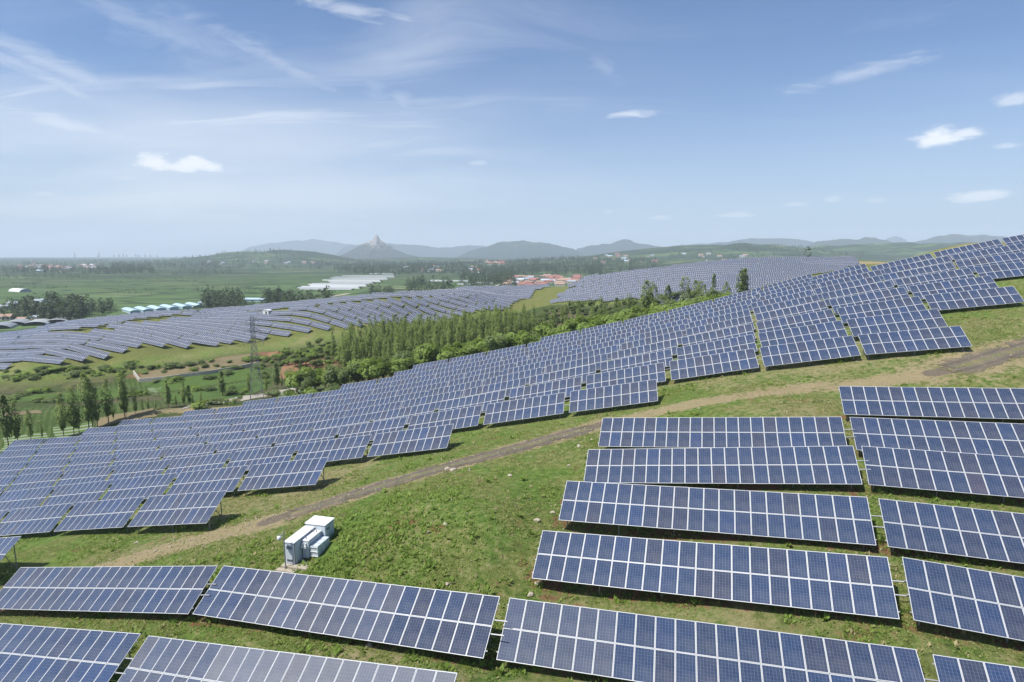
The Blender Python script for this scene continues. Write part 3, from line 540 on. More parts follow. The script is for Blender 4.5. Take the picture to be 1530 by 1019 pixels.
# ---- the field across the gully: small in the picture, one mesh a table
def far_mesh(n,ta=R(34)):
    b=MB(); W=n*PW; b.box(0,W,0,2*PL,-.04,0,1)
    for v in range(2):
        for u in range(n):
            x0,x1,y0,y1=u*PW+.028,(u+1)*PW-.028,v*PL+.038,(v+1)*PL-.038
            b.face([(x0,y0,.006),(x1,y0,.006),(x1,y1,.006),(x0,y1,.006)],0,[(u+.001,v+.001),(u+.999,v+.001),(u+.999,v+.999),(u+.001,v+.999)])
    for q in range(3):
        u=.6+(W-1.2)*q/2
        for v in (.5,2.8):
            h=.7+v*math.sin(ta); d=np.array([0,-math.sin(ta),-math.cos(ta)]); p=np.array([u,v,-.04]); b.bar(p,p+d*h,.05,2)
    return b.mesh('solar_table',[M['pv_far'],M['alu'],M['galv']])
FARM_={10:far_mesh(10),20:far_mesh(20)}
def inside(p,poly):
    c=False; n=len(poly)
    for k in range(n):
        a,b=poly[k],poly[(k+1)%n]
        if (a[1]>p[1])!=(b[1]>p[1]) and p[0]<(b[0]-a[0])*(p[1]-a[1])/(b[1]-a[1])+a[0]: c=not c
    return c
def far_rows(poly,az,dv,nfun,seed,shift=0.0):
    g=random.Random(seed); e=np.array([math.cos(az),-math.sin(az)]); n=np.array([math.sin(az),math.cos(az)]); P=np.array([q[:2] for q in poly]); U=P@e; Vv=P@n; out=[]
    v=Vv.min()+.8
    while v<Vv.max():
        # rightmost table flush with the polygon's right boundary on this row
        us=[u for u in np.arange(U.max()+1,U.min()-1,-.5) if inside(e*u+n*v,P)]
        if us:
            gd=10*PW+.25; u=math.floor((us[0]-U.min())/gd)*gd+U.min()+.12*v; u=u if u<=us[0] else u-gd; row=[]
            while u>us[-1]-4:
                nn=nfun(*(e*u+n*v)); W=nn*PW; c=e*(u-W/2)+n*v
                if inside(c,P) and inside(e*(u-.6)+n*v,P): row.append((e*(u-W)+n*v,nn)); u-=W+.25 if nn==10 else W+.25
                elif inside(c,P): u-=1.5
                else: u-=3
            out.append(row)
        v+=dv*g.uniform(.97,1.03)
    return out,e,n
def far_frame(p,e,n,W,tau=R(33)):
    z0,z1=gz(*p),gz(*(p+e*W)); rho=math.atan2(z1-z0,W); k3=np.array([0,0,1.]); e3=np.array([e[0],e[1],0]); n3=np.array([n[0],n[1],0]); pm=p+e*W/2; zm=(z0+z1)/2; lift=max(0,gz(*pm)-zm)
    a=e3*math.cos(rho)+k3*math.sin(rho); s=n3*math.cos(tau)+math.sin(tau)*(k3*math.cos(rho)-e3*math.sin(rho)); return np.array([p[0],p[1],z0+.62+lift]),a,s
def hp(L):
    out=[]
    for px,py in L:
        q=hit(px,py); k=0
        while (q is None or math.hypot(q[0],q[1])>460) and k<40: k+=1; q=hit(px,py+.5*k)
        out.append(q)
    return out
FRONT=[(-30,556),(62,554.5),(93,546),(154,540.5),(182,531.5),(207,521),(286,523.5),(327,519),(366,513.5),(403,509),(441,502),(476,497.5),(520,494),(600,486),(690,475),(757,465),(775,450),(793,445.5),(800,436),(822,430),
  (740,433),(660,441.5),(622,447.5),(588,450),(556,454),(512,455.5),(475,459.5),(441,464),(404,467.5),(373,470),(336,472),(304,475.5),(263,479),(223,484),(180,489),(150,497),(105,500),(40,506),(-30,514)]
STRIP=[(-30,520),(60,502),(137,494.5),(175,485.5),(200,480),(226,477.8),(258,474),(311,474.8),(343,469.6),(380,466.8),(417,463),(465,461.3),(512,454.3),(555,449.8),(593,446.6),(643,446.6),(687,442.8),(760,436),(822,430),
  (822,427.5),(755,429.4),(690,433.6),(638,436.6),(585,439.6),(520,445),(465,451.6),(412,456),(380,458),(311,463.4),(261,466),(196,472.6),(131,479.4),(85,488.6),(39,498),(-30,508)]
RIGHTF=[(820,456),(881,455),(884,451.5),(948,450),(951,444.5),(985,456),(1040,452),(1130,436),(1215,412),(1262,404),(1286,397),(1273,387.6),(1150,387.3),(1100,390.5),(1050,396),(1000,403),(930,411),(868,418.5)]
AZF=R(17)
farlist=[]
for nm,poly,nf,sd,sh,word in (('front',FRONT,lambda x,y:20 if x<-105 else 10,5,4.,'the field across the gully'),('strip',STRIP,lambda x,y:20 if x<-60 else 10,6,3.,'the far rim strip'),('right',RIGHTF,lambda x,y:10,9,0.,'the far right field')):
    W_=hp(poly); rows,e,n=far_rows(W_,AZF,{'front':5.9,'strip':5.6,'right':6.6}[nm],nf,sd,sh)
    for ri,row in enumerate([r for r in rows if r]):
        for k,(p,nn) in enumerate(row): farlist.append((nm,word,ri,k,p,nn,e,n))
def size_px(it): return it[5]/math.hypot(*it[4])
farlist.sort(key=size_px,reverse=True)
NIND=max(0,300-NMID-len(FG)-1); rest=[]
for q,it in enumerate(farlist):
    nm,word,ri,k,p,nn,e,n=it; o,a,s=far_frame(p,e,n,nn*PW); w=np.cross(a,s)
    mt=Matrix(((a[0],s[0],w[0],o[0]),(a[1],s[1],w[1],o[1]),(a[2],s[2],w[2],o[2]+OZ),(0,0,0,1)))
    if q<NIND:
        ob=link('solar_table',FARM_[nn],None,mt); tag(ob,'distant solar table, %s from right in %s row of %s'%('first' if k==0 else ordw(k+1),ordw(ri+1),word),'solar array','solar tables of '+word)
    else: rest.append((mt,nn))
def merged(items,name):
    V,F,UV,MI=[],[],[],[]; base=0
    tm={}
    for nn in (10,20):
        me=FARM_[nn]; v=np.empty(len(me.vertices)*3,np.float32); me.vertices.foreach_get('co',v); f=np.empty(len(me.loops),np.int32); me.loops.foreach_get('vertex_index',f); u=np.empty(len(me.loops)*2,np.float32); me.uv_layers[0].data.foreach_get('uv',u); mi=np.empty(len(me.polygons),np.int32); me.polygons.foreach_get('material_index',mi); tm[nn]=(v.reshape(-1,3),f,u,mi)
    for k,(mt,nn) in enumerate(items):
        v,f,u,mi=tm[nn]; A=np.array(mt); V.append(v@A[:3,:3].T+A[:3,3]); F.append(f+base); u2=u.reshape(-1,2).copy(); u2[:,0]+=40*k; UV.append(u2); MI.append(mi); base+=len(v)
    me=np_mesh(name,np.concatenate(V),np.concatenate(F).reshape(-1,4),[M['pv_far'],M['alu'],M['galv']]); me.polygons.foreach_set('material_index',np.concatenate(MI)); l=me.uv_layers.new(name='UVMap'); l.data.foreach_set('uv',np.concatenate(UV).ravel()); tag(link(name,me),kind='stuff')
if rest: merged(rest,'solar_field')
print('tables: near',len(FG)+1,'mid',NMID,'far',len(farlist),'individual far',NIND,'rest',len(rest))

# ================================================================= KIOSK, POLES, ROCKS, PYLONS, WALL
def mesh_child(name,parent,build,mats,label=None):
    b=MB(); build(b); o=link(name,b.mesh(name,mats),parent)
    if label: o['label']=label
    return o
def kiosk(base,rz,label,sc=1.0,fins=True):
    t=empty('transformer_kiosk',V3(base),rz); t.scale=(sc,sc,sc); tag(t,label,'transformer')
    H1,H2=1.72,1.92
    mesh_child('concrete_base',t,lambda b:(b.box(-.18,1.95,-.35,4.2,-.45,.10),b.box(-.35,1.1,-.75,-.36,-.5,-.04),b.box(1.5,2.7,3.5,4.3,-.4,.02)),[M['concrete']])
    c=mesh_child('low_cabinet',t,lambda b:b.box(0,.74,0,2.58,.10,H1),[M['kiosk']])
    mesh_child('cabinet_roof',c,lambda b:b.box(-.05,.79,-.05,2.56,H1,H1+.06),[M['kiosk_roof']])
    for y0,y1 in ((.06,.9),(.96,1.75)):
        d=mesh_child('door',c,lambda b:b.box(.742,.765,y0,y1,.2,H1-.1),[M['kiosk']]); mesh_child('door',c,lambda b:b.box(.765,.79,y1-.14,y1-.10,.9,1.05),[M['seal']]).name='handle'
    mesh_child('door',c,lambda b:b.box(.07,.66,-.022,-.002,.2,H1-.1),[M['kiosk']])
    mesh_child('seal',c,lambda b:(b.box(.738,.75,.905,.955,.12,H1-.02),b.box(.735,.748,-.01,.05,.12,H1-.02)),[M['seal']])
    r=mesh_child('tall_cabinet',t,lambda b:b.box(0,1.62,2.60,3.85,.10,H2),[M['kiosk']])
    mesh_child('cabinet_roof',r,lambda b:b.box(-.06,1.68,2.57,3.91,H2,H2+.07),[M['kiosk_roof']])
    mesh_child('door',r,lambda b:b.box(1.622,1.645,2.68,3.2,.2,H2-.12),[M['kiosk']]); mesh_child('door',r,lambda b:b.box(1.622,1.645,3.24,3.78,.2,H2-.12),[M['kiosk']])
    for (x0,x1,yy) in ((.13,.60,-.026),):
        mesh_child('vent',c,lambda b:[b.box(x0,x1,yy-.012,yy+.002,z,z+.03) for z in (1.25,1.31,1.37,1.43,.32,.38,.44)],[M['seal']])
    mesh_child('vent',r,lambda b:[b.box(1.645,1.66,2.76,3.12,z,z+.03) for z in (1.5,1.56,1.62,.32,.38)],[M['seal']])
    mesh_child('seal',r,lambda b:(b.box(1.62,1.634,3.205,3.235,.15,H2-.05),b.box(-.01,1.64,2.585,2.599,H2-.06,H2-.03)),[M['seal']])
    k=mesh_child('transformer_tank',t,lambda b:b.box(.83,1.32,.86,2.52,.22,1.50),[M['kiosk']])
    mesh_child('tank_cover',k,lambda b:b.box(.79,1.36,.84,2.54,1.50,1.58),[M['kiosk_roof']]); mesh_child('terminal_box',k,lambda b:(b.box(.80,1.20,.68,.855,1.02,1.2),b.box(.84,1.0,.72,.855,1.22,1.40),b.box(1.06,1.16,.74,.855,1.2,1.36)),[M['white']])
    mesh_child('oil_pipe',k,lambda b:(b.bar((.9,2.2,1.58),(.9,2.2,1.74),.045,n=8),b.bar((1.15,2.2,1.58),(1.15,2.2,1.72),.045,n=8),b.bar((1.02,1.1,1.58),(1.02,1.1,1.66),.05,n=8)),[M['galv']])
    if fins:
        for y0 in (.98,1.52,2.06):
            def fin(b,y0=y0):
                for q in range(6): b.box(1.36,1.98,y0+q*.085,y0+q*.085+.035,.34,1.10)
                b.box(1.36,1.98,y0-.01,y0+.47,1.10,1.14); b.box(1.36,1.98,y0-.01,y0+.47,.30,.335); b.box(1.9,1.985,y0-.012,y0+.472,.335,1.10)
            mesh_child('radiator',t,fin,[M['kiosk']])
        mesh_child('clamp_rail',t,lambda b:(b.box(1.36,2.0,.93,.965,.70,.74),b.box(1.36,2.0,.93,.965,.36,.40),b.box(1.36,2.0,.93,.965,1.04,1.08)),[M['kiosk_roof']])
    return t
KB=hit(437,849); kiosk((KB[0]-.55,KB[1]+.25,gz(KB[0],KB[1])+.12),R(-14),'pale grey transformer kiosk with white roofs and radiator fins on the grassy slope')
def camera_pole(base,h,label,rz=0.):
    t=empty('camera_pole',V3(base),rz); tag(t,label,'camera pole')
    mesh_child('pole',t,lambda b:(b.bar((0,0,-.3),(0,0,h),.05,n=10,w2=.04),b.bar((0,0,-.3),(0,0,.35),.075,n=10)),[M['galv']]); mesh_child('arm',t,lambda b:b.bar((0,0,h-.12),(-.30,-.02,h-.28),.03,n=8),[M['galv']])
    def dome(b):
        n=14
        prof=[(.0,-.40),(.09,-.385),(.14,-.33),(.155,-.25),(.15,-.17),(.12,-.12),(.04,-.09),(.04,-.02)]
        for (r0,z0),(r1,z1) in zip(prof[:-1],prof[1:]):
            for k in range(n):
                a0,a1=2*math.pi*k/n,2*math.pi*(k+1)/n
                b.face([(-.32+r0*math.cos(a0),-.02+r0*math.sin(a0),h-.22+z0),(-.32+r0*math.cos(a1),-.02+r0*math.sin(a1),h-.22+z0),(-.32+r1*math.cos(a1),-.02+r1*math.sin(a1),h-.22+z1),(-.32+r1*math.cos(a0),-.02+r1*math.sin(a0),h-.22+z1)])
    b=MB(); dome(b); link('dome_camera',b.mesh('dome_camera',[M['white']],True),t)
    return t
pb=hit(427,853); camera_pole((pb[0],pb[1],gz(pb[0],pb[1])),2.95,'slim grey pole with a white dome camera beside the transformer kiosk')
# the second kiosk shows its roof above the last row; the third stands in the far field
k2=at(692,533,166); g2=gz(k2[0],k2[1]); kiosk((k2[0]-1.2,k2[1],k2[2]-1.55),R(-60),'white-roofed kiosk peeping over the last panel row before the bushes',1.0,False); mesh=None
q2=at(687,522,167); camera_pole((q2[0],q2[1],q2[2]-2.9),3.1,'thin camera pole sticking up beside the roof behind the last panel row')
k3=hit(402,469)
def hut(base,label):
    t=empty('equipment_hut',V3(base),R(-20)); tag(t,label,'hut')
    w=mesh_child('wall',t,lambda b:b.box(-1.7,1.7,-1.2,1.2,-.5,2.4),[M['white']]); mesh_child('door',w,lambda b:b.box(-.1,.8,-1.24,-1.205,0,1.9),[M['dark']])
    def rf(b):
        n=8; pts=[(-1.85+3.7*k/n, 2.38+.55*math.sin(math.pi*k/n)) for k in range(n+1)]
        for (x0,z0),(x1,z1) in zip(pts[:-1],pts[1:]): b.face([(x0,-1.35,z0),(x1,-1.35,z1),(x1,1.35,z1),(x0,1.35,z0)])
        b.face([(x,-1.35,z) for x,z in pts[::-1]]); b.face([(x,1.35,z) for x,z in pts])
    mesh_child('roof',t,rf,[M['white']])
hut((k3[0],k3[1]-2,gz(k3[0],k3[1]-2)),'small white hut with a dark doorway among the far panels')
# ---- rocks lying on the slope
def rock(p,s,label,group=None,seed=0):
    g=np.random.default_rng(seed); n,m=12,8; v=[]; 
    for i in range(m+1):
        th=math.pi*i/m
        for k in range(n):
            ph=2*math.pi*k/n; r=1+.22*math.sin(3*ph+seed)*math.sin(th)+.16*g.normal()*math.sin(th); v.append((s*r*math.sin(th)*math.cos(ph),s*.8*r*math.sin(th)*math.sin(ph),s*.55*r*math.cos(th)))
    F=[(i*n+k,i*n+(k+1)%n,(i+1)*n+(k+1)%n,(i+1)*n+k) for i in range(m) for k in range(n)]
    me=np_mesh('rock',np.array(v),np.array(F)[:,::-1],[M['rock']]); o=link('rock',me); o.location=(p[0],p[1],gz(p[0],p[1])+OZ+s*.15); o.rotation_euler=(0,0,g.uniform(0,6)); tag(o,label,'rock',group)
for k,(px,py,s,l) in enumerate(((668,701,.30,'pale upright boulder on the gravel track edge'),(677,703,.34,'flat pale boulder beside the upright one on the track edge'),(762,711,.24,'pale rock alone in the grass right of the track'),(865,667,.26,'white rock in grass left of the topmost stacked table'),(884,657,.16,'small pale stone just left of the topmost stacked table'),
    (803,778,.26,'white rock on bare soil left of the third stacked table'),(826,766,.2,'small white rock beside the third stacked table'),(850,696,.18,'small rock in the grass left of the second stacked table'),(665,784,.22,'brown rock on the reddish patch of the grassy slope'),(640,795,.16,'pale stone below the reddish patch of the grassy slope'),(793,889,.24,'broad pale rock between the two long tables near the lower gap'),
    (803,872,.2,'tan rock under the left corner of the fourth stacked table'),(552,965,.22,'pale rock in the shade under the table below the kiosk'),(668,873,.16,'small pale stone above the right half of the table below the kiosk'),(205,811,.2,'white stone on the dirt path at left'),(1295,612,.18,'small stone on the bare slope above the top right table'))):
    h=hit(px,py); rock(h,s,l,seed=k+1)
# many pebbles: one ground-cover object
g=np.random.default_rng(77); V=[];F=[]; base=0
octv=np.array([(1,0,0),(-.9,.2,0),(.1,.9,0),(0,-1,.1),(0,.1,.6),(.1,0,-.5)]); octf=np.array([(0,2,4),(2,1,4),(1,3,4),(3,0,4),(2,0,5),(1,2,5),(3,1,5),(0,3,5)])
def scatter_line(P,n,w):
    P=np.array(P); t=g.random(n)*(len(P)-1); i=np.minimum(t.astype(int),len(P)-2); q=P[i]+(P[i+1]-P[i])*(t-i)[:,None]; return q+g.normal(0,w,(n,2))
pts=np.concatenate([scatter_line(TRACK_B,380,1.5),scatter_line(TRACK_B,160,3.2),scatter_line(PATH_T,260,1.6),scatter_line(TRACK_A,110,2.6),scatter_line(PATH_U,220,2.),np.stack([g.uniform(-25,25,170),g.uniform(36,62,170)],1)])
zz=hgt(pts[:,0],pts[:,1]); ss=np.clip(g.lognormal(-2.95,.45,len(pts)),.025,.15)
for (x,y),z,s in zip(pts,zz,ss):
    a=g.uniform(0,6.28); c,sn=math.cos(a),math.sin(a); o=octv*s*g.uniform(.7,1.2,3); V.append(np.stack([o[:,0]*c-o[:,1]*sn+x,o[:,0]*sn+o[:,1]*c+y,o[:,2]+z+OZ+.02+s*.1],1)); F.append(octf+base); base+=6
tag(link('pebbles',np_mesh('pebbles',np.concatenate(V),np.concatenate(F),[M['rock']])),kind='stuff')
# ---- lattice transmission towers
def pylon_mesh(h,wb,wt):
    legs=MB(); br=MB(); arm=MB(); lv=[0,.13,.25,.36,.46,.55,.63,.70,.76,.82,.87,.92,.96,1.]
    def wd(t): return (wb+(wt*1.25-wb)*min(1,t/.7) if t<.7 else wt*1.25+(wt-wt*1.25)*(t-.7)/.3)/2
    def cor(t): w=wd(t); return [np.array((sx*w,sy*w,t*h)) for sx,sy in ((-1,-1),(1,-1),(1,1),(-1,1))]
    for t0,t1 in zip(lv[:-1],lv[1:]):
        a,b=cor(t0),cor(t1)
        for k in range(4):
            legs.bar(a[k],b[k],.095); br.bar(a[k],b[(k+1)%4],.05); br.bar(a[(k+1)%4],b[k],.05); br.bar(b[k],b[(k+1)%4],.05)
    for t,L in ((.70,2.6),(.83,2.2),(.95,1.7)):
        for sx in (-1,1):
            w=wd(t); tip=np.array((sx*L,0,t*h+.1))
            for sy in (-1,1): arm.bar((sx*w,sy*w,t*h),tip,.06); arm.bar((sx*w,sy*w,t*h+1.0),tip,.05)
            arm.bar(tip,tip-np.array((0,0,1.1)),.07)
    return legs.mesh('leg',[M['mast']]),br.mesh('bracing',[M['mast']]),arm.mesh('cross_arm',[M['mast']])
PYM=pylon_mesh(24.5,3.6,.95)
def pylon(x,y,sc,rz,label,zoff=0.):
    t=empty('transmission_tower',V3((x,y,gz(x,y)-.3+zoff)),rz); t.scale=(sc,sc,sc); tag(t,label,'pylon')
    for n_,m_ in zip(('leg_frame','bracing','cross_arm'),PYM): link(n_,m_,t)
pp=hit(382,598); pylon(pp[0],pp[1]+1,1.,R(25),'steel lattice transmission tower in the gully behind the middle panel rows')
for px,py,y,l in ((948,398,950,'faint distant lattice pylon, left one above the far right field'),(972,396,1150,'faint distant lattice pylon, right one above the far right field')):
    q=at(px,py,y); pylon(q[0],q[1],1.25 if y<1000 else 1.35,R(15),l)
# ---- retaining wall of the terrace
def wall(P,h,name,label):
    b=MB(); P=[np.array(p) for p in P]
    for p,q in zip(P[:-1],P[1:]):
        d=(q-p)/np.linalg.norm(q-p); n=np.array([-d[1],d[0]])*.2; m=max(1,int(np.linalg.norm(q-p)/4))
        for k in range(m):
            a,c=p+(q-p)*k/m,p+(q-p)*(k+1)/m; za,zc=gz(*a)+OZ,gz(*c)+OZ
            A=[(a-n,za-.6),(c-n,zc-.6),(c+n,zc-.6),(a+n,za-.6),(a-n,za+h),(c-n,zc+h),(c+n,zc+h),(a+n,za+h)]; A=[(float(u[0]),float(u[1]),z) for u,z in A]
            for f in ((4,5,6,7),(0,1,5,4),(2,3,7,6)): b.face([A[i] for i in f])
            if k==0: b.face([A[i] for i in (3,0,4,7)])
            if k==m-1: b.face([A[i] for i in (1,2,6,5)])
    tag(link(name,b.mesh(name,[M['wallstone']])),label,'wall')
wall(hits([(200,559),(209,571)])[::1]+hits([(250,567),(300,560.5),(350,552.5),(385,546)]),1.3,'retaining_wall','low pale retaining wall along the terraced field in the gully')

# ================================================================= TREES
def cards(c,s,g,up=.35,out=None,vert=0.):
    n=len(c); nr=g.normal(0,1,(n,3)); nr[:,2]=np.abs(nr[:,2])*.8+up; nr/=np.linalg.norm(nr,axis=1,keepdims=True)
    if out is not None: nr=nr*.75+out/np.linalg.norm(out,axis=1,keepdims=True); nr/=np.linalg.norm(nr,axis=1,keepdims=True)
    ax=g.normal(0,1,(n,3)); 
    if vert: ax=np.cross(nr,ax)*(1-vert)+np.array([0,0,1.])*vert*1.6; ax=ax-nr*(ax*nr).sum(1,keepdims=True); t=ax
    else: t=np.cross(nr,ax)
    t=t+1e-6; t/=np.linalg.norm(t,axis=1,keepdims=True); b=np.cross(nr,t); s=s[:,None]
    v=np.stack([c-t*s*.9,c-b*s*.6-t*s*.05,c+t*s,c+b*s*.55+t*s*.1],1).reshape(-1,3); cards.nr=np.repeat(nr,4,0); return v,np.arange(4*n).reshape(-1,4)
def crown_mesh(kind,seed,n):
    g=np.random.default_rng(seed)
    if kind=='poplar':        # unit: 10 m tall, slim
        t=g.random(n)**.9; prof=np.sin(np.pi*np.clip(.06+.86*t,0,1))**.55; r=(.92*prof+.03)*(.8+.5*vnoise(t*5,0*t,seed+3))*(.25+.75*np.sqrt(g.random(n)))*(1+.3*np.sin(9*t+seed)); a=g.uniform(0,6.28,n)
        c=np.stack([r*np.cos(a),r*np.sin(a),1.6+t*8.4],1)+g.normal(0,.14,(n,3)); s=g.uniform(.16,.40,n)*(1-.35*t); m=M['poplar']
        keep=vnoise(a*1.2+seed*7,c[:,2]*1.3,seed)>.36; c,s=c[keep],s[keep]
    elif kind=='tall':        # fuller dark poplar, 10 m
        t=g.random(n); prof=np.sin(np.pi*(.08+.90*t)**.85)**.65; a=g.uniform(0,6.28,n); r=1.3*prof*(.25+.75*np.sqrt(g.random(n)))*(.55+.9*vnoise(a*1.5,t*6,seed)); c=np.stack([r*np.cos(a),r*np.sin(a),2.0+t*8.0],1)+g.normal(0,.15,(n,3)); s=g.uniform(.18,.40,n); m=M['darkleaf']
        keep=vnoise(a*1.1+seed*3,c[:,2]*1.1,seed)>.36; c,s=c[keep],s[keep]
    else:                     # broad crown, 6 m tall, lumpy
        L=9 if kind=='broad' else 7; lc=np.stack([g.normal(0,1.15,L),g.normal(0,1.15,L),g.uniform(2.6,4.9,L)],1); lr=g.uniform(.85,1.5,L); k=g.integers(0,L,n); d=g.normal(0,1,(n,3)); d/=np.linalg.norm(d,axis=1,keepdims=True)
        c=lc[k]+d*(lr[k]*(.55+.5*g.random(n)**.6))[:,None]*np.array([1.1,1.1,.85]); s=g.uniform(.18,.42,n); m=M['broad'] if kind=='broad' else M['darkleaf']
        c=c[c[:,2]>.5]; s=s[:len(c)]
        if kind=='shrub': c=c*np.array([.8,.8,.55])+np.array([0,0,-.9]); m=M['broad'] if seed%2 else M['darkleaf']; 
    ctr=np.array([0,0,c[:,2].mean()*.8]); o_=(c-ctr)*np.array([1,1,.35 if kind in('poplar','tall') else .9])+np.array([0,0,.45]); v,F=cards(c,s,g,.35 if kind not in('poplar','tall') else .1,o_,.88 if kind in('poplar','tall') else 0.); ti=np.repeat(np.clip(g.normal(.5,.22,len(c)),0,1),4); me=np_mesh('crown',v,F,[m],dict(tint=ti)); un=o_/np.linalg.norm(o_,axis=1,keepdims=True); nn=np.repeat(un,4,0)*.75+cards.nr*.5+np.array([0,0,.25]); nn/=np.linalg.norm(nn,axis=1,keepdims=True); me.polygons.foreach_set('use_smooth',np.ones(len(F),bool)); me.normals_split_custom_set_from_vertices([tuple(q) for q in nn.tolist()]); return me
def trunk_mesh(kind,seed):
    g=np.random.default_rng(seed); b=MB(); h={'poplar':9.,'tall':9.2,'broad':3.4,'dark':3.4,'shrub':1.6}[kind]; r={'poplar':.11,'tall':.14,'broad':.17,'dark':.17,'shrub':.06}[kind]
    k=5; p=[np.array((g.normal(0,.05*q),g.normal(0,.05*q),-.4+(h+.4)*q/k)) for q in range(k+1)]
    for q in range(k): b.bar(p[q],p[q+1],r*(1-.17*q),n=7,w2=r*(1-.17*(q+1)))
    for q in range(9):
        z=g.uniform(.25,.95); o=np.array((0,0,z*h)); a=g.uniform(0,6.28); L=(.9 if kind in('poplar','tall') else 1.7)*(1.05-z*.5)*(.45 if kind=='shrub' else 1); b.bar(o,o+np.array((math.cos(a)*L*.75,math.sin(a)*L*.75,L*.8)),r*.42,n=5,w2=r*.12)
    return b.mesh('trunk',[M['bark']])
TREE={k:[(crown_mesh(k,sd+s0,n),trunk_mesh(k,sd+s0)) for sd in range(c)] for k,c,n,s0 in (('poplar',6,1050,10),('tall',5,1300,30),('broad',6,1150,50),('dark',4,1100,70),('shrub',5,480,90))}
NMK={'poplar':'poplar','tall':'poplar','broad':'broadleaf_tree','dark':'broadleaf_tree','shrub':'bush'}
TG=random.Random(4)
def tree(kind,x,y,h,w,label,group,z=None):
    cr,tk=TG.choice(TREE[kind]); u={'poplar':10.,'tall':10.,'broad':6.,'dark':6.,'shrub':2.4}[kind]
    t=empty(NMK[kind],V3((x,y,gz(x,y) if z is None else z)),TG.uniform(0,6.28)); sz=h/u; t.scale=(sz*w,sz*w,sz); tag(t,label,'bush' if kind=='shrub' else 'tree',group)
    link('crown',cr,t); link('trunk',tk,t); return t
def poisson(poly,d,n,seed):
    g=random.Random(seed); xs=[p[0] for p in poly]; ys=[p[1] for p in poly]; out=[]; k=0
    while len(out)<n and k<n*60:
        k+=1; x,y=g.uniform(min(xs),max(xs)),g.uniform(min(ys),max(ys))
        if inside((x,y),poly) and all((x-a)**2+(y-b)**2>d*d for a,b in out): out.append((x,y))
    return out
# dense young plantation in the gully
PLANT=[(-66,224),(-60,208),(-42,206),(-22,206),(-6,214),(6,226),(10,248),(-5,262),(-30,268),(-55,262),(-68,246)]
for x,y in poisson(PLANT,2.55,265,1): tree('poplar',x,y,TG.uniform(9.,15.),TG.uniform(.62,.95),'slim pale green poplar packed into the dense plantation in the gully','poplars of the dense plantation')
# scattered poplars at the right end of the plantation
for x,y in poisson([(6,222),(30,226),(52,236),(44,262),(14,262)],4.2,34,2): tree(TG.choice(['poplar','poplar','tall']),x,y,TG.uniform(6.5,12.),TG.uniform(.9,1.2),'loose poplar of uneven height at the right end of the gully plantation','loose poplars beside the plantation')
# bright broad trees between the last panel rows and the plantation
BUSHY=[(-62,166),(-48,160),(-30,158),(-14,162),(0,160),(16,160),(34,160),(52,160),(64,170),(60,186),(36,206),(18,206),(-4,198),(-22,192),(-42,192),(-58,186),(-70,178)]
for x,y in poisson(BUSHY,4.0,178,3): tree('broad' if TG.random()<.8 else 'dark',x,y,TG.uniform(5.4,8.6),TG.uniform(.85,1.15),'bright green bushy tree in the thicket behind the last panel rows','bushy trees of the thicket behind the panel rows')
# orchard bushes left of the plantation, hedge shrubs on the far bank
for x,y in poisson([(-98,240),(-88,224),(-70,222),(-64,240),(-66,256),(-86,258)],3.4,42,4): tree('broad' if TG.random()<.55 else 'dark',x,y,TG.uniform(2.8,4.4),TG.uniform(1.0,1.3),'low leafy tree left of the plantation, above the red earth','low trees above the red earth')
for x,y in poisson([(10,268),(40,262),(80,246),(98,236),(104,246),(80,260),(50,282),(20,292)],4.6,36,5): tree('dark',x,y,TG.uniform(3.2,5.2),TG.uniform(1.,1.35),'dark scrubby tree in the belt below the far right field','scrub trees below the far right field')
for x,y in poisson([(56,186),(76,174),(100,180),(118,190),(104,226),(70,236),(46,226)],4.6,42,6): tree(TG.choice(['broad','broad','dark']),x,y,TG.uniform(3.2,5.0),TG.uniform(1.,1.3),'green undergrowth tree around the poplars right of the gully','undergrowth around the right poplars')
# the poplars standing singly right of the gully: (px, top, distance, kind, width)
for px,top,y,k,w,l in ((966,418,214,'poplar',1.1,'thin pale poplar, leftmost of the sparse row right of the gully'),(972,421,216,'poplar',1.0,'thin pale poplar, second in the sparse row right of the gully'),(978,424,212,'poplar',1.,'thin pale poplar, third in the sparse row right of the gully'),
    (999,426,206,'tall',.85,'dark conical poplar, fourth in the sparse row right of the gully'),(1024,414,214,'poplar',1.2,'pale see-through poplar left of the middle of the sparse row'),(1030,430,205,'tall',.7,'short dark poplar under the pale see-through one'),(1040,418,212,'poplar',1.1,'pale poplar at the middle of the sparse row'),(1047,420,208,'poplar',1.,'pale poplar just right of the middle of the sparse row'),
    (1053,424,206,'poplar',.9,'slender poplar third from the right end of the sparse row'),(1067,410,204,'tall',.62,'tall dark-green poplar second from the right end of the sparse row'),(1086,420,204,'poplar',1.1,'faded poplar between the two tallest of the sparse row'),(1076,434,200,'poplar',.9,'short poplar between the two tallest of the sparse row'),
    (1108,401,196,'tall',.75,'dense dark poplar, tallest at the right end, left of its twin'),(1114,402,198,'tall',.7,'dense dark poplar, right twin at the right end of the sparse row')):
    q=at(px,top,y); z=gz(q[0],q[1]); tree(k,q[0],q[1],max(4,q[2]-z),w*1.0,l,None)
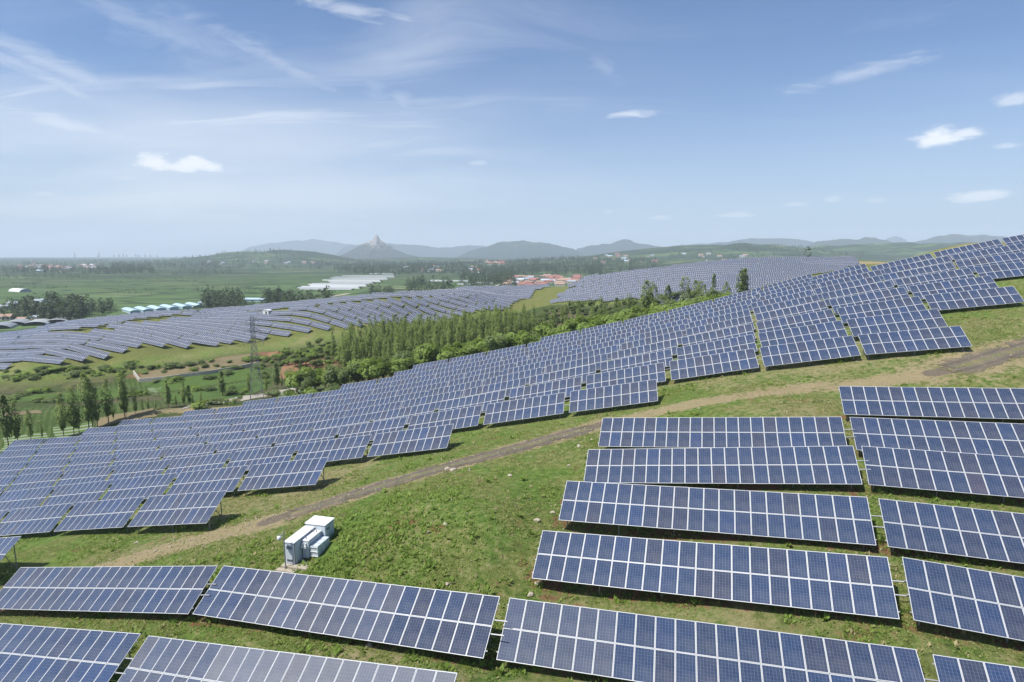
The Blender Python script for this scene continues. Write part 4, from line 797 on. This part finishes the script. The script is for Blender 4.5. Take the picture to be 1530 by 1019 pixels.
# poplars at the left behind the middle rows
LP=[(3,590,140,'tall',.95),(18,592,142,'tall',1.05),(41,612,146,'poplar',1.1),(60,628,150,'poplar',.8),(88,588,152,'poplar',1.15),(103,578,156,'tall',.9),(112,590,154,'poplar',1.),(124,556,158,'tall',1.0),(131,566,156,'tall',.9),(139,572,160,'poplar',1.05),(155,562,164,'poplar',1.15),(167,600,166,'poplar',.9),(180,553,170,'poplar',1.1),(184,572,166,'tall',.7),
    (199,579,170,'tall',.9),(212,596,174,'poplar',1.),(220,592,172,'tall',.8),(232,600,176,'poplar',1.),(249,573,176,'tall',.95),(262,590,178,'poplar',.9),(272,569,178,'tall',1.1),(281,575,180,'tall',.85),(288,598,182,'poplar',1.1),(299,584,182,'poplar',.8),
    (330,555,186,'tall',1.25),(370,556,186,'poplar',1.),(397,563,190,'poplar',1.1),(412,542,194,'tall',1.05),(420,556,196,'poplar',.9),(430,553,198,'tall',.9),(448,542,205,'tall',1.1),(496,486,232,'tall',.75)]
for k,(px,top,y,kd,w) in enumerate(LP):
    if px<300: y=126+px*.10
    q=at(px,top,y); z=gz(q[0],q[1]); tree('poplar' if k%3 else kd,q[0],q[1],max(3,q[2]-z),w*.85,'slender gully poplar, %s from the left in the broken line behind the left panel rows'%(ordw(k+1) if k else 'first'),'poplars in the broken line')
# shrubs along the terrace banks
for k,(px,py) in enumerate([(x,563-.05*x+random.Random(x).uniform(-7,7)) for x in range(10,480,9)]):
    h=hit(px,py)
    if h is not None and h[1]<300: tree('shrub',h[0],h[1],TG.uniform(1.1,2.3),TG.uniform(1.1,1.7),'low bush on the terrace bank below the field across the gully','bushes on the terrace bank')
for k,(px,py) in enumerate([(430,590),(455,584),(470,577),(478,572),(440,600),(466,592),(490,586),(300,612),(345,604),(360,590),(388,552),(396,540),(475,556),(505,566),(510,575)]):
    h=hit(px,py); tree('shrub',h[0],h[1],TG.uniform(1.4,2.8),TG.uniform(1.,1.5),'bush on the gully floor near the red earth','bushes on the gully floor')

gs=random.Random(41)
for k in range(34):
    h=hit(gs.uniform(0,470),gs.uniform(548,606))
    if h is not None and 120<h[1]<300: tree('shrub',h[0],h[1],TG.uniform(.9,2.2),TG.uniform(1.2,1.9),'scrubby bush scattered over the gully farmland','bushes scattered over the gully farmland')

# ================================================================= THE PLAIN: woods, villages, greenhouses, far hills
def pt(px,py):
    q=hit(px,py); return q
def woodland(name,boxes,seed,mat='wood'):
    """boxes: (px0,px1,py_base_near,py_base_far,height m,number)"""
    g=np.random.default_rng(seed); V=[];F=[];T=[];base=0
    for x0,x1,ya,yb,h,n in boxes:
        P=[hit(x0,ya),hit(x1,ya),hit(x1,yb),hit(x0,yb)]
        if any(p is None for p in P): continue
        P=np.array(P)[:,:2]; u=g.random(n)[:,None]; v=g.random(n)[:,None]; b=(P[0]*(1-u)+P[1]*u)*(1-v)+(P[3]*(1-u)+P[2]*u)*v; b=b+g.normal(0,2.,b.shape)
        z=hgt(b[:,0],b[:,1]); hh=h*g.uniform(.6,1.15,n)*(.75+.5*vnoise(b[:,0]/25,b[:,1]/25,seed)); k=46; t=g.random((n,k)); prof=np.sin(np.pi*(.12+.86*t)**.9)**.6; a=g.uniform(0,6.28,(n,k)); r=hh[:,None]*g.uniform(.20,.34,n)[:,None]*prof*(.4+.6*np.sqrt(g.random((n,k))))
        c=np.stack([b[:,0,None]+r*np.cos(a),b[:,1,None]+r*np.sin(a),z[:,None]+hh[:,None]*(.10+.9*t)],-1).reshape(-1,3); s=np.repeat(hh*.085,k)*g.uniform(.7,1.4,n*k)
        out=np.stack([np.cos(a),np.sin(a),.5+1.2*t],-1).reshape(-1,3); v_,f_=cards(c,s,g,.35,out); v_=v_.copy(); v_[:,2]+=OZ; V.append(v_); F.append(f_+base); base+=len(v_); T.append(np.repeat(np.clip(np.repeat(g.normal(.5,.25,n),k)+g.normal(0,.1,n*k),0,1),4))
    tag(link(name,np_mesh(name,np.concatenate(V),np.concatenate(F),[M[mat]],dict(tint=np.concatenate(T)))),kind='stuff')
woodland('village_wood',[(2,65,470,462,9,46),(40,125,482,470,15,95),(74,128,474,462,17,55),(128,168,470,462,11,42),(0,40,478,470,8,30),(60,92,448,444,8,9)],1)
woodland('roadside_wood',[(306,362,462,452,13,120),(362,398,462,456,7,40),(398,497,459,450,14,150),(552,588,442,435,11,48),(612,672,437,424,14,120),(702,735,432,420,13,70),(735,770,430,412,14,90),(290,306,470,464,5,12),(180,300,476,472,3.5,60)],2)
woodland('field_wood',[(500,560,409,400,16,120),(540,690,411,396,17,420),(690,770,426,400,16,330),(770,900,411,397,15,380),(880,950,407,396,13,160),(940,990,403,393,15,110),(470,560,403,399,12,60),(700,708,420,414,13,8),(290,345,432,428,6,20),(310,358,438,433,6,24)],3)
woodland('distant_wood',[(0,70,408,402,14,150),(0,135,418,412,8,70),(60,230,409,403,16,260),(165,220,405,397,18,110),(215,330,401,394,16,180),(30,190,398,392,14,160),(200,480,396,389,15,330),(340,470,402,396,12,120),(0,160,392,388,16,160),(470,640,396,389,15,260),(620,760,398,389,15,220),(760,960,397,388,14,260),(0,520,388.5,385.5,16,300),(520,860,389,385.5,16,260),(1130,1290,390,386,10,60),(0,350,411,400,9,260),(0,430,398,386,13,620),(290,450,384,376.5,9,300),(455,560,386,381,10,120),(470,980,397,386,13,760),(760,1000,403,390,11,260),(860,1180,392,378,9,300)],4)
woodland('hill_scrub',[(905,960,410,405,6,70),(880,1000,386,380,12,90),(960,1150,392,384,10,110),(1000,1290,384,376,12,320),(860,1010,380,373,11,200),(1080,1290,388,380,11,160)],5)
hg=random.Random(23); HB=[]
for k in range(95):
    px=hg.uniform(-20,640); py=403+37*hg.random()**1.3; L=hg.uniform(25,110)*(py-360)/60
    if 430<px+L and px<610 and 405<py<434: continue
    if py>430 and px<140: continue
    HB.append((px,px+L,py,py-.35,hg.uniform(1.8,3.6),int(L*.55*60/(py-360))+4))
woodland('hedgerow',HB,8)
# ---- houses
def gable(b,x0,x1,y0,y1,z,h,ov,mi=0):
    ym=(y0+y1)/2; b.face([(x0-ov,y0-ov,z-.15),(x1+ov,y0-ov,z-.15),(x1+ov,ym,z+h),(x0-ov,ym,z+h)],mi); b.face([(x0-ov,ym,z+h),(x1+ov,ym,z+h),(x1+ov,y1+ov,z-.15),(x0-ov,y1+ov,z-.15)],mi); b.face([(x0-ov,y1+ov,z-.15),(x1+ov,y1+ov,z-.15),(x1+ov,y0-ov,z-.15),(x0-ov,y0-ov,z-.15)],mi)
    b.face([(x0-ov,y0-ov,z-.15),(x0-ov,ym,z+h),(x0-ov,y1+ov,z-.15)],mi); b.face([(x1+ov,y0-ov,z-.15),(x1+ov,y1+ov,z-.15),(x1+ov,ym,z+h)],mi)
def house_meshes(roof):
    w=MB(); w.box(-5.5,5.5,-3,3,-1.,3.); 
    r=MB(); gable(r,-5.5,5.5,-3,3,3.,1.9,.35); wi=MB(); [wi.box(x-.55,x+.55,-3.05,-3.012,.9,2.2) for x in (-4,-1.6,4)]; d=MB(); d.box(.8,1.8,-3.05,-3.012,-.2,2.1)
    return (w.mesh('wall',[M['housewall']]),r.mesh('roof',[M[roof]]),wi.mesh('window',[M['window']]),d.mesh('door',[M['window']]))
HM={k:house_meshes(k) for k in ('redroof','orangeroof','greyroof','blueroof')}
def house(x,y,rz,sc,roof,label,group):
    t=empty('house',V3((x,y,gz(x,y))),rz); t.scale=sc; tag(t,label,'house',group)
    for n_,m_ in zip(('wall','roof','window','door'),HM[roof]): link(n_,m_,t)
HG=random.Random(12)
def village(px0,px1,py0,py1,n,group,label,mix,sc,dmin):
    out=[]; k=0
    while len(out)<n and k<4000:
        k+=1; px,py=HG.uniform(px0,px1),HG.uniform(py0,py1); q=hit(px,py)
        if q is None or q[1]<600 or any(abs(q[0]-a)<dmin*1.35 and abs(q[1]-b)<dmin*.9 for a,b in out): continue
        out.append((q[0],q[1])); rf=HG.choices(['redroof','orangeroof','greyroof','blueroof'],mix)[0]; s=sc*HG.uniform(.8,1.25)
        house(q[0],q[1],R(HG.gauss(-12,7)+(90 if HG.random()<.12 else 0)),(s*HG.uniform(.85,1.35),s,s*HG.uniform(.9,1.2)),rf,label[rf],group)
LR={'redroof':'red-roofed village house among close neighbours beyond the far field','orangeroof':'orange-roofed village house among close neighbours beyond the far field','greyroof':'grey-roofed village house among close neighbours beyond the far field','blueroof':'blue-roofed village house among close neighbours beyond the far field'}
village(748,872,414,428,92,'houses of the red-roofed village',LR,(52,30,12,3),1.0,9)
LR2={k:v.replace('beyond the far field','in the small hamlet behind the woods') for k,v in LR.items()}
village(728,760,388.5,396,20,'houses of the hamlet behind the woods',LR2,(35,55,10,0),1.5,17)
LR3={k:v.replace('village house among close neighbours beyond the far field','house in the thin row along the far left plain') for k,v in LR.items()}
village(26,150,396.5,403,34,'houses in the row on the far left plain',LR3,(45,40,12,3),1.6,20)
LR4={k:v.replace('village house among close neighbours beyond the far field','farm building by the dark trees at the left edge') for k,v in LR.items()}
for px,py,rz,s,rf,l in ((22,458,-20,1.1,'greyroof','long grey-roofed barn beside the dark trees at the left edge'),(40,459,-15,.8,'orangeroof','small orange-roofed house between grey barns at the left edge'),(58,456,-18,1.3,'greyroof','largest grey-roofed barn above the dark trees at left'),(70,455,-18,1.2,'blueroof','blue-grey barn at the right end of the farm row'),(6,462,-10,.9,'greyroof','grey shed, furthest left of the farm row'),(5,478,10,1.0,'orangeroof','low orange-roofed shed below the trees at the left edge'),
    (52,477,-15,.7,'greyroof','small grey shed under the dark trees'),(66,474,-15,.7,'greyroof','tiny grey shed right of its twin under the dark trees'),(93,474,-12,.6,'greyroof','tiny grey hut at the right end of the dark trees'),(34,479,-10,.6,'orangeroof','brown hut in front of the dark trees at left')):
    q=hit(px,py); house(q[0],q[1],R(rz),(s*1.25,s,s),rf,l,None)
LR5={k:v.replace('village house among close neighbours beyond the far field','house scattered on the far plain') for k,v in LR.items()}
for x0,x1,y0,y1,n in ((300,480,390,397,12),(600,760,398,408,10),(880,1150,380,394,24),(0,120,400,408,8)): village(x0,x1,y0,y1,n,'scattered houses of the far plain',LR5,(20,25,45,10),1.5,25)
# ---- polytunnels, sheds
def tunnel_mesh():
    b=MB(); n=8; pr=[(-4*math.cos(math.pi*k/n),2.6*math.sin(math.pi*k/n)) for k in range(n+1)]
    for (y0,z0),(y1,z1) in zip(pr[:-1],pr[1:]): b.face([(-.5,y0,z0),(-.5,y1,z1),(.5,y1,z1),(.5,y0,z0)])
    e=MB(); e.face([(.5,y,z) for y,z in pr[::-1]]); e.face([(-.5,y,z) for y,z in pr]); return b.mesh('cover',[M['film_old']],True),e.mesh('end_wall',[M['dark']])
TM=tunnel_mesh()
def tunnel(x,y,rz,L,w,label,group=None,hs=.6):
    t=empty('greenhouse',V3((x,y,gz(x,y)-.1)),rz); t.scale=(L,w,w*hs); tag(t,label,'greenhouse',group); link('cover',TM[0],t); link('end_wall',TM[1],t)
for k in range(13):          # the white block on the plain
    fy=k/12; py=432-fy*20; xr=528+fy*62+(k%2)*7; xl=441+fy*62+(8 if k%3==0 else 0)
    if 5<k<8: xl+=14
    a,b=hit(xl,py),hit(xr,py+.6); L=math.hypot(b[0]-a[0],b[1]-a[1]); rz=math.atan2(b[1]-a[1],b[0]-a[0])
    tunnel((a[0]+b[0])/2,(a[1]+b[1])/2,rz,L*.98,1.5,'long white polytunnel, %s from the front of the block on the plain'%('first' if k==0 else ordw(k+1)),'polytunnels of the block on the plain',.42)
for px0,px1,py,l in ((553,590,409.6,'brightest white greenhouse roof behind the polytunnel block'),(528,586,394.5,'thin pale greenhouse strip far behind the polytunnels'),(686,708,425,'white polytunnel at the left of the village fields'),(716,738,416.5,'upper white greenhouse beside the village trees'),(706,722,407,'small white greenhouse left of the village trees'),(712,738,423,'lower white greenhouse beside the village trees'),(640,700,420,'faint greenhouse strip before the large wood')):
    a,b=hit(px0,py),hit(px1,py+.4); tunnel((a[0]+b[0])/2,(a[1]+b[1])/2,math.atan2(b[1]-a[1],b[0]-a[0]),math.hypot(b[0]-a[0],b[1]-a[1]),1.6,l)
for px,py,L,l in ((3,489,26,'white plastic tunnel at the left edge, cut by the frame'),(26,484,24,'white plastic tunnel, second from the left by the farm'),(58,484,26,'white plastic tunnel, third from the left by the farm'),(88,481,22,'short white plastic tunnel, fourth from the left by the farm')):
    q=hit(px,py); tunnel(q[0],q[1],R(118),L,2.0,l)
def shed_mesh(): 
    w=MB(); w.box(-.5,.5,-4,4,-.5,2.6); r=MB(); n=8
    pr=[(-4.4+8.8*k/n,2.6+1.5*math.sin(math.pi*k/n)) for k in range(n+1)]
    for (y0,z0),(y1,z1) in zip(pr[:-1],pr[1:]): r.face([(-.52,y0,z0),(-.52,y1,z1),(.52,y1,z1),(.52,y0,z0)])
    r.face([(.52,y,z) for y,z in pr[::-1]]); r.face([(-.52,y,z) for y,z in pr]); return w.mesh('wall',[M['bluewall']]),r.mesh('roof',[M['blueroof']])
SM=shed_mesh()
def shed(x,y,rz,L,w,label,group=None,white=False):
    t=empty('shed',V3((x,y,gz(x,y))),rz); t.scale=(L,w,w*.85); tag(t,label,'shed',group); link('wall',SM[0],t); link('roof',SM[1],t)
for k in range(7):
    q=hit(196+19.0*k,466.5-1.7*k); shed(q[0],q[1],R(133),36,1.0,'pale blue barrel-roofed shed, %s from the left in the blue row'%('first' if k==0 else ordw(k+1)),'blue sheds in a row')
q=hit(384,450.5); shed(q[0],q[1],R(-6),24,1.2,'separate blue-roofed shed right of the round wood')
def wshed():
    q=hit(30,435.5); t=empty('barn',V3(q),R(150)); tag(t,'white arched barn alone on the green plain at left','barn'); b=MB(); n=8; pr=[(-7*math.cos(math.pi*k/n),4.2*math.sin(math.pi*k/n)**.8) for k in range(n+1)]
    for (y0,z0),(y1,z1) in zip(pr[:-1],pr[1:]): b.face([(-17,y0,z0),(-17,y1,z1),(17,y1,z1),(17,y0,z0)])
    link('roof',b.mesh('roof',[M['white']],True),t); e=MB(); e.face([(17,y,z) for y,z in pr[::-1]]); e.face([(-17,y,z) for y,z in pr]); link('end_wall',e.mesh('end_wall',[M['greyroof']]),t)
wshed()
# pale lane across the plain
def lane(P,w,name):
    P=np.array(hits(P)); b=MB()
    for p,q in zip(P[:-1],P[1:]):
        m=12; d=(q-p)/np.linalg.norm(q-p); n=np.array([-d[1],d[0]])*w
        for k in range(m):
            a,c=p+(q-p)*k/m,p+(q-p)*(k+1)/m; L=[(a-n),(c-n),(c+n),(a+n)]; b.face([(u[0],u[1],gz(*u)+.25+OZ) for u in L])
    tag(link(name,b.mesh(name,[M['concrete']])),kind='structure')
lane([(496,443),(522,438.5)],3.5,'field_lane'); lane([(736,430),(748,424)],2.5,'village_lane')
# ---- distant town blocks
def block(px,py,y,w,h,label):
    q=at(px,py,y); b=MB(); b.box(-w/2,w/2,-9,9,-30,h); [b.box(-w/2+1.5,w/2-1.5,-9.25,-9.02,z,z+1.4,1) for z in np.arange(3,h-3,6.5)]; b.box(-w*.18,w*.18,-4,4,h+.01,h+5)
    o=link('tower_block',b.mesh('tower_block',[M['tower'],M['window']])); o.location=(q[0],q[1],q[2]+OZ); tag(o,label,'tower block','hazy tower blocks of the distant town')
BG=random.Random(3)
for k in range(13): block(441+k*3.1+BG.uniform(-.6,.6),381.5,7200,BG.uniform(14,24),BG.choice([28,35,44,54]),'hazy tower block in the distant cluster left of the peak')
for k,(px,h) in enumerate(((112,80),(150,96),(146,40),(168,42),(176,52),(184,60),(191,45),(200,55),(208,38),(216,48),(226,42),(235,36))): block(px+BG.uniform(-3,3),384,8600,BG.uniform(11,18) if k>1 else 7,h*.75,'hazy tower block on the far left horizon')
# ---- hills and mountains
def hill(name,prof,dist,depth,label_base,rock,amount,rough,seed,py_base=386.):
    """prof: silhouette (px,py) read at a distance; a real ridge with its own depth"""
    px=np.array([p[0] for p in prof],float); py=np.array([p[1] for p in prof],float); n,m=150,61
    u=np.linspace(px[0],px[-1],n); top=np.interp(u,px,py); uu=np.linspace(0,1,n); top=top+(1.6*(vnoise(uu*22,uu*0,seed+40)-.5)+1.0*(vnoise(uu*60,uu*0,seed+41)-.5))*np.clip((386-top)/12,0,1)*(1.0 if rough<1.5 else .5); k=np.ones(3)/3; top=np.convolve(np.pad(top,1,'edge'),k,'valid') if rough<1.5 else top
    v=np.linspace(-1,1,m); X=(u[:,None]-765)/FPX*dist+0*v[None]; Y=dist+v[None]*depth+0*u[:,None]; zb=-58.
    zt=(HZ-top)/FPX*dist; sh=np.clip(1-np.abs(v)**1.15,0,1); rid=1-np.abs(2*vnoise(X/(depth*.34),Y/(depth*.34),seed)-1); r2=1-np.abs(2*vnoise(X/(depth*.12),Y/(depth*.12),seed+1)-1)
    side=np.clip(1-np.abs(v)*1.0,0,1); Z=zb+(zt[:,None]-zb)*sh[None]*(1-(.34*rid+.14*r2)*(np.abs(v)[None]*(1-np.abs(v)[None])*4)**.8*.8)
    Z[0]=zb; Z[-1]=zb; fi=np.arange(n-1)[:,None]*m+np.arange(m-1)[None]; fi=fi.ravel(); F=np.stack([fi,fi+m,fi+m+1,fi+1],1)
    hgtn=(Z-zb)/max(1,(zt.max()-zb)); rk=np.clip((hgtn-.45)*.35,-.1,.25) if rock is not None else 0*Z-.2
    me=np_mesh(name,np.stack([X.ravel(),Y.ravel(),Z.ravel()+OZ],1),F,[hill_material(name+'_cover',label_base,rock or label_base,amount)],dict(rocky=rk.ravel()),True); tag(link(name,me),kind='structure')
GREEN=(.026,.042,.028)
hill('peak',[(498,386),(515,380),(528,374),(540,367.5),(549,362),(553,361.5),(557,359.5),(560,358),(562,353.5),(564.5,350.5),(567,351),(569,354.5),(571,358.5),(575,361.5),(580,364.5),(588,369),(598,375),(610,380),(640,386)],6000,420,(.045,.055,.042),(.31,.28,.26),.17,2.,3)
hill('hill',[(680,386),(700,376),(718,371),(733,367),(745,362),(757,361.5),(770,360.5),(785,360.3),(797,361.5),(808,362),(822,364.5),(840,369),(858,373),(880,386)],7000,900,GREEN,(.26,.235,.20),.02,1.,7)
hill('hill',[(845,386),(862,372),(880,367.5),(897,365),(912,364),(921,359.5),(930,358),(940,360),(952,364),(968,366),(990,370),(1015,386)],7800,900,(.022,.036,.028),None,0.,1.,9)
hill('hill',[(960,386),(990,369.5),(1015,366),(1045,364.5),(1075,362.5),(1110,358),(1140,356),(1170,356),(1195,358.5),(1215,363),(1260,369),(1300,386)],8600,1100,(.020,.034,.028),None,0.,1.,11)
hill('hill',[(1170,386),(1195,370),(1215,362),(1240,358.5),(1258,357.5),(1270,359),(1285,355.5),(1298,355.5),(1312,359),(1335,363.5),(1360,367),(1400,386)],6500,900,(.036,.046,.032),(.20,.175,.145),.0,1.,13)
hill('hill',[(1290,386),(1330,366),(1352,362),(1372,359),(1392,353.5),(1412,351),(1440,352),(1470,352.5),(1500,355),(1540,358),(1600,386)],6800,1000,(.030,.044,.032),(.26,.24,.21),.0,1.,15)
hill('far_hill',[(1295,386),(1318,356),(1330,353.5),(1345,358),(1370,386)],11500,700,(.022,.034,.030),None,0.,1.,17)
hill('far_hill',[(500,386),(520,368),(540,366),(575,364),(605,365),(635,367.5),(655,370),(680,369),(705,367),(720,366.5),(730,370),(760,386)],10500,900,(.022,.034,.030),None,0.,1.,19)
hill('far_hill',[(340,386),(380,369),(405,364),(430,361),(450,359.5),(470,358.5),(490,360),(520,364),(560,372),(600,386)],13200,900,(.022,.034,.030),None,0.,1.,21)

# ================================================================= LIGHT, SKY, AIR, CAMERA
SUN_EL,SUN_AZ=R(58),R(-118)      # azimuth measured from ahead (+Y), negative = to the left
sd=np.array([math.sin(SUN_AZ)*math.cos(SUN_EL),math.cos(SUN_AZ)*math.cos(SUN_EL),math.sin(SUN_EL)])
sl=bpy.data.lights.new('sun','SUN'); sl.energy=5.0; sl.angle=R(.55); sl.color=(1.,.955,.89); so=bpy.data.objects.new('sun',sl); COL.objects.link(so); so.rotation_euler=Vector(sd).to_track_quat('Z','Y').to_euler(); so.location=(-60,0,160)
W=bpy.data.worlds.new('World'); SCN.world=W; W.use_nodes=True
class WT(NT):
    def __init__(s): s.t=W.node_tree; s.t.nodes.clear(); s.out=s.t.nodes.new('ShaderNodeOutputWorld')
t=WT()
sky=t.n('ShaderNodeTexSky'); sky.sky_type='NISHITA'; sky.sun_disc=False; sky.sun_elevation=SUN_EL; sky.sun_rotation=SUN_AZ%(2*math.pi); sky.altitude=120; sky.air_density=1.0; sky.dust_density=1.0; sky.ozone_density=3.0
tc=t.n('ShaderNodeTexCoord'); D_=tc.outputs['Generated']; sp=t.n('ShaderNodeSeparateXYZ'); t.l(D_,sp.inputs[0]); X,Y,Z=sp.outputs
AZ=t.math('ARCTAN2',X,Y); EL=t.math('ARCSINE',Z)
def ael(px,py):
    d=ray(px,py); d=d/np.linalg.norm(d); return math.atan2(d[0],d[1]),math.asin(d[2])
# high streaky cirrus on a flat layer
zz=t.math('ADD',t.math('MAXIMUM',Z,0.),.12); pl=t.n('ShaderNodeCombineXYZ'); t.l(t.math('DIVIDE',X,zz),pl.inputs[0]); t.l(t.math('DIVIDE',Y,zz),pl.inputs[1])
P2=pl.outputs[0]
wrp=t.noise(P2,.45,3,.5).outputs['Color']; wv=t.n('ShaderNodeVectorMath',operation='MULTIPLY_ADD'); t.l(wrp,wv.inputs[0]); wv.inputs[1].default_value=(1.3,1.3,0); t.l(P2,wv.inputs[2])
ci=t.noise(t.mapping(wv.outputs[0],(.55,2.4,1),(0,0,R(-28)),(3.1,1.7,0)),.9,9,.60,.5).outputs[0]; veil=t.noise(t.mapping(wv.outputs[0],(.42,.8,1),(0,0,R(-22)),(.9,.2,0)),.75,4,.5,.2).outputs[0]
left=t.rng(AZ,-.70,.42,1.,.06); cir=t.math('MULTIPLY',t.math('MULTIPLY',t.rng(ci,.38,.72),t.rng(veil,.30,.56)),left); cir=t.math('MULTIPLY',cir,t.rng(EL,.10,.19))
vl=t.math('MULTIPLY',t.math('MULTIPLY',t.rng(veil,.34,.70),left),.55); cov=t.math('MAXIMUM',t.math('MULTIPLY',cir,.85),vl)
cn=t.n('ShaderNodeCombineXYZ'); t.l(AZ,cn.inputs[0]); t.l(EL,cn.inputs[1])
wob=t.noise(t.mapping(cn.outputs[0],(1,1.9,1)),26,6,.62).outputs[0]; wis=t.noise(t.mapping(cn.outputs[0],(1,3.2,1),(0,0,R(12))),17,6,.6,1.).outputs[0]
def cloud(px,py,wx,wy,amt,wisp=False,rot=0.):
    a,e=ael(px,py); sx,sy=wx/FPX,wy/FPX
    u=t.math('SUBTRACT',AZ,a); v=t.math('SUBTRACT',EL,e)
    if rot: 
        c,s=math.cos(rot),math.sin(rot); u,v=t.math('ADD',t.math('MULTIPLY',u,c),t.math('MULTIPLY',v,s)),t.math('SUBTRACT',t.math('MULTIPLY',v,c),t.math('MULTIPLY',u,s))
    u=t.math('DIVIDE',u,sx); v=t.math('DIVIDE',v,sy)
    if not wisp: v=t.math('MULTIPLY',v,t.math('ADD',1.0,t.math('MULTIPLY',t.math('LESS_THAN',v,0.),.9)))
    d=t.math('SQRT',t.math('ADD',t.math('MULTIPLY',u,u),t.math('MULTIPLY',v,v)))
    d=t.math('ADD',d,t.math('MULTIPLY',t.math('SUBTRACT',wis if wisp else wob,.5),1.9 if wisp else 1.9))
    return t.math('MULTIPLY',t.rng(d,-.25 if wisp else .25,1.05,1.,0.),amt)
for c in ((234,244,40,20,1.),(286,248,46,16,1.),(260,250,56,15,.95),(300,252,40,10,.8),(185,266,28,6,.4),(1402,209,36,17,.95),(1436,201,24,9,.8),(1462,295,34,11,.75),(1448,299,24,7,.6),(1518,150,26,14,.5),(1505,219,20,6,.4),(66,291,20,6,.4),(285,317,26,7,.42),(345,323,26,6,.42),(990,326,22,6,.4),(1095,322,34,6,.45),(1188,306,20,6,.42),(1245,299,14,6,.35),(1310,300,16,6,.3),(715,244,18,6,.3),(545,324,14,5,.3),(908,317,10,4,.3)):
    cov=t.math('MAXIMUM',cov,cloud(*c))
for c in ((940,171,50,8,.6,True,0.),(1285,108,120,13,.40,True,.12),(905,102,45,22,.18,True,-.5),(105,135,70,13,.55,True,-.35),(95,185,175,17,.55,True,-.14),(30,95,110,12,.34,True,-.3),(420,95,150,16,.32,True,-.35),(600,150,60,24,.3,True,-.7),(230,40,170,18,.22,True,-.25),(380,160,90,30,.2,True,-.5),(520,14,110,14,.42,True,-.12),(600,28,50,8,.4,True,-.1),(300,60,190,40,.16,True,-.2),(560,130,90,36,.20,True,-.6),(330,120,120,60,.16,True,-.7),(60,90,110,16,.4,True,-.3),(1340,30,120,20,.06,True,0.)):
    cov=t.math('MAXIMUM',cov,cloud(*c))
SKY_STR=.077
cl_=t.n('ShaderNodeMix',data_type='RGBA'); t.l(t.math('MULTIPLY',cov,1.),cl_.inputs[0]); hs=t.n('ShaderNodeMix',data_type='RGBA',blend_type='MULTIPLY'); hs.inputs[0].default_value=1.; t.l(sky.outputs[0],hs.inputs[6]); hs.inputs[7].default_value=(.75,1.0,1.30,1); hz_=t.mix(t.math('MULTIPLY',t.rng(EL,-.02,.30,.64,0.),t.rng(AZ,-.8,.9,1.1,.72)),hs.outputs[2],(7.6,8.4,9.4)); t.l(hz_,cl_.inputs[6]); cl_.inputs[7].default_value=(10.6,10.9,11.4,1)
bg=t.n('ShaderNodeBackground'); bg.inputs[1].default_value=SKY_STR; t.l(cl_.outputs[2],bg.inputs[0]); t.l(bg.outputs[0],t.out.inputs[0])
# the air
HX,HTOP=14800,620
hb=MB(); hb.box(-HX,HX,-400,14800,-66+OZ,HTOP); hm=bpy.data.materials.new('air'); hm.use_nodes=True; nt=hm.node_tree; nt.nodes.clear(); ho=nt.nodes.new('ShaderNodeOutputMaterial'); pv=nt.nodes.new('ShaderNodeVolumePrincipled')
pv.inputs['Color'].default_value=(.76,.87,1.,1); pv.inputs['Density'].default_value=1.15e-4; pv.inputs['Anisotropy'].default_value=0.; nt.links.new(pv.outputs[0],ho.inputs['Volume'])
if HAZE: tag(link('haze',hb.mesh('haze',[hm])),kind='stuff')
cam=bpy.data.cameras.new('camera'); co=bpy.data.objects.new('camera',cam); COL.objects.link(co); cam.sensor_width=36; cam.lens=FPX/1530*36; cam.clip_start=.5; cam.clip_end=60000; co.location=(0,0,OZ); co.rotation_euler=(math.pi/2-PIT,0,0); SCN.camera=co
vs=SCN.view_settings; vs.view_transform='Standard'; vs.look='None'; vs.exposure=.36; vs.gamma=1.; vs.use_curve_mapping=False
cy=SCN.cycles; cy.max_bounces=6; cy.diffuse_bounces=2; cy.glossy_bounces=2; cy.transmission_bounces=2; cy.transparent_max_bounces=8; cy.volume_bounces=1; cy.use_denoising=True; cy.use_adaptive_sampling=True; cy.adaptive_threshold=.02; cy.sample_clamp_indirect=6
try: cy.denoiser='OPENIMAGEDENOISE'
except Exception: pass
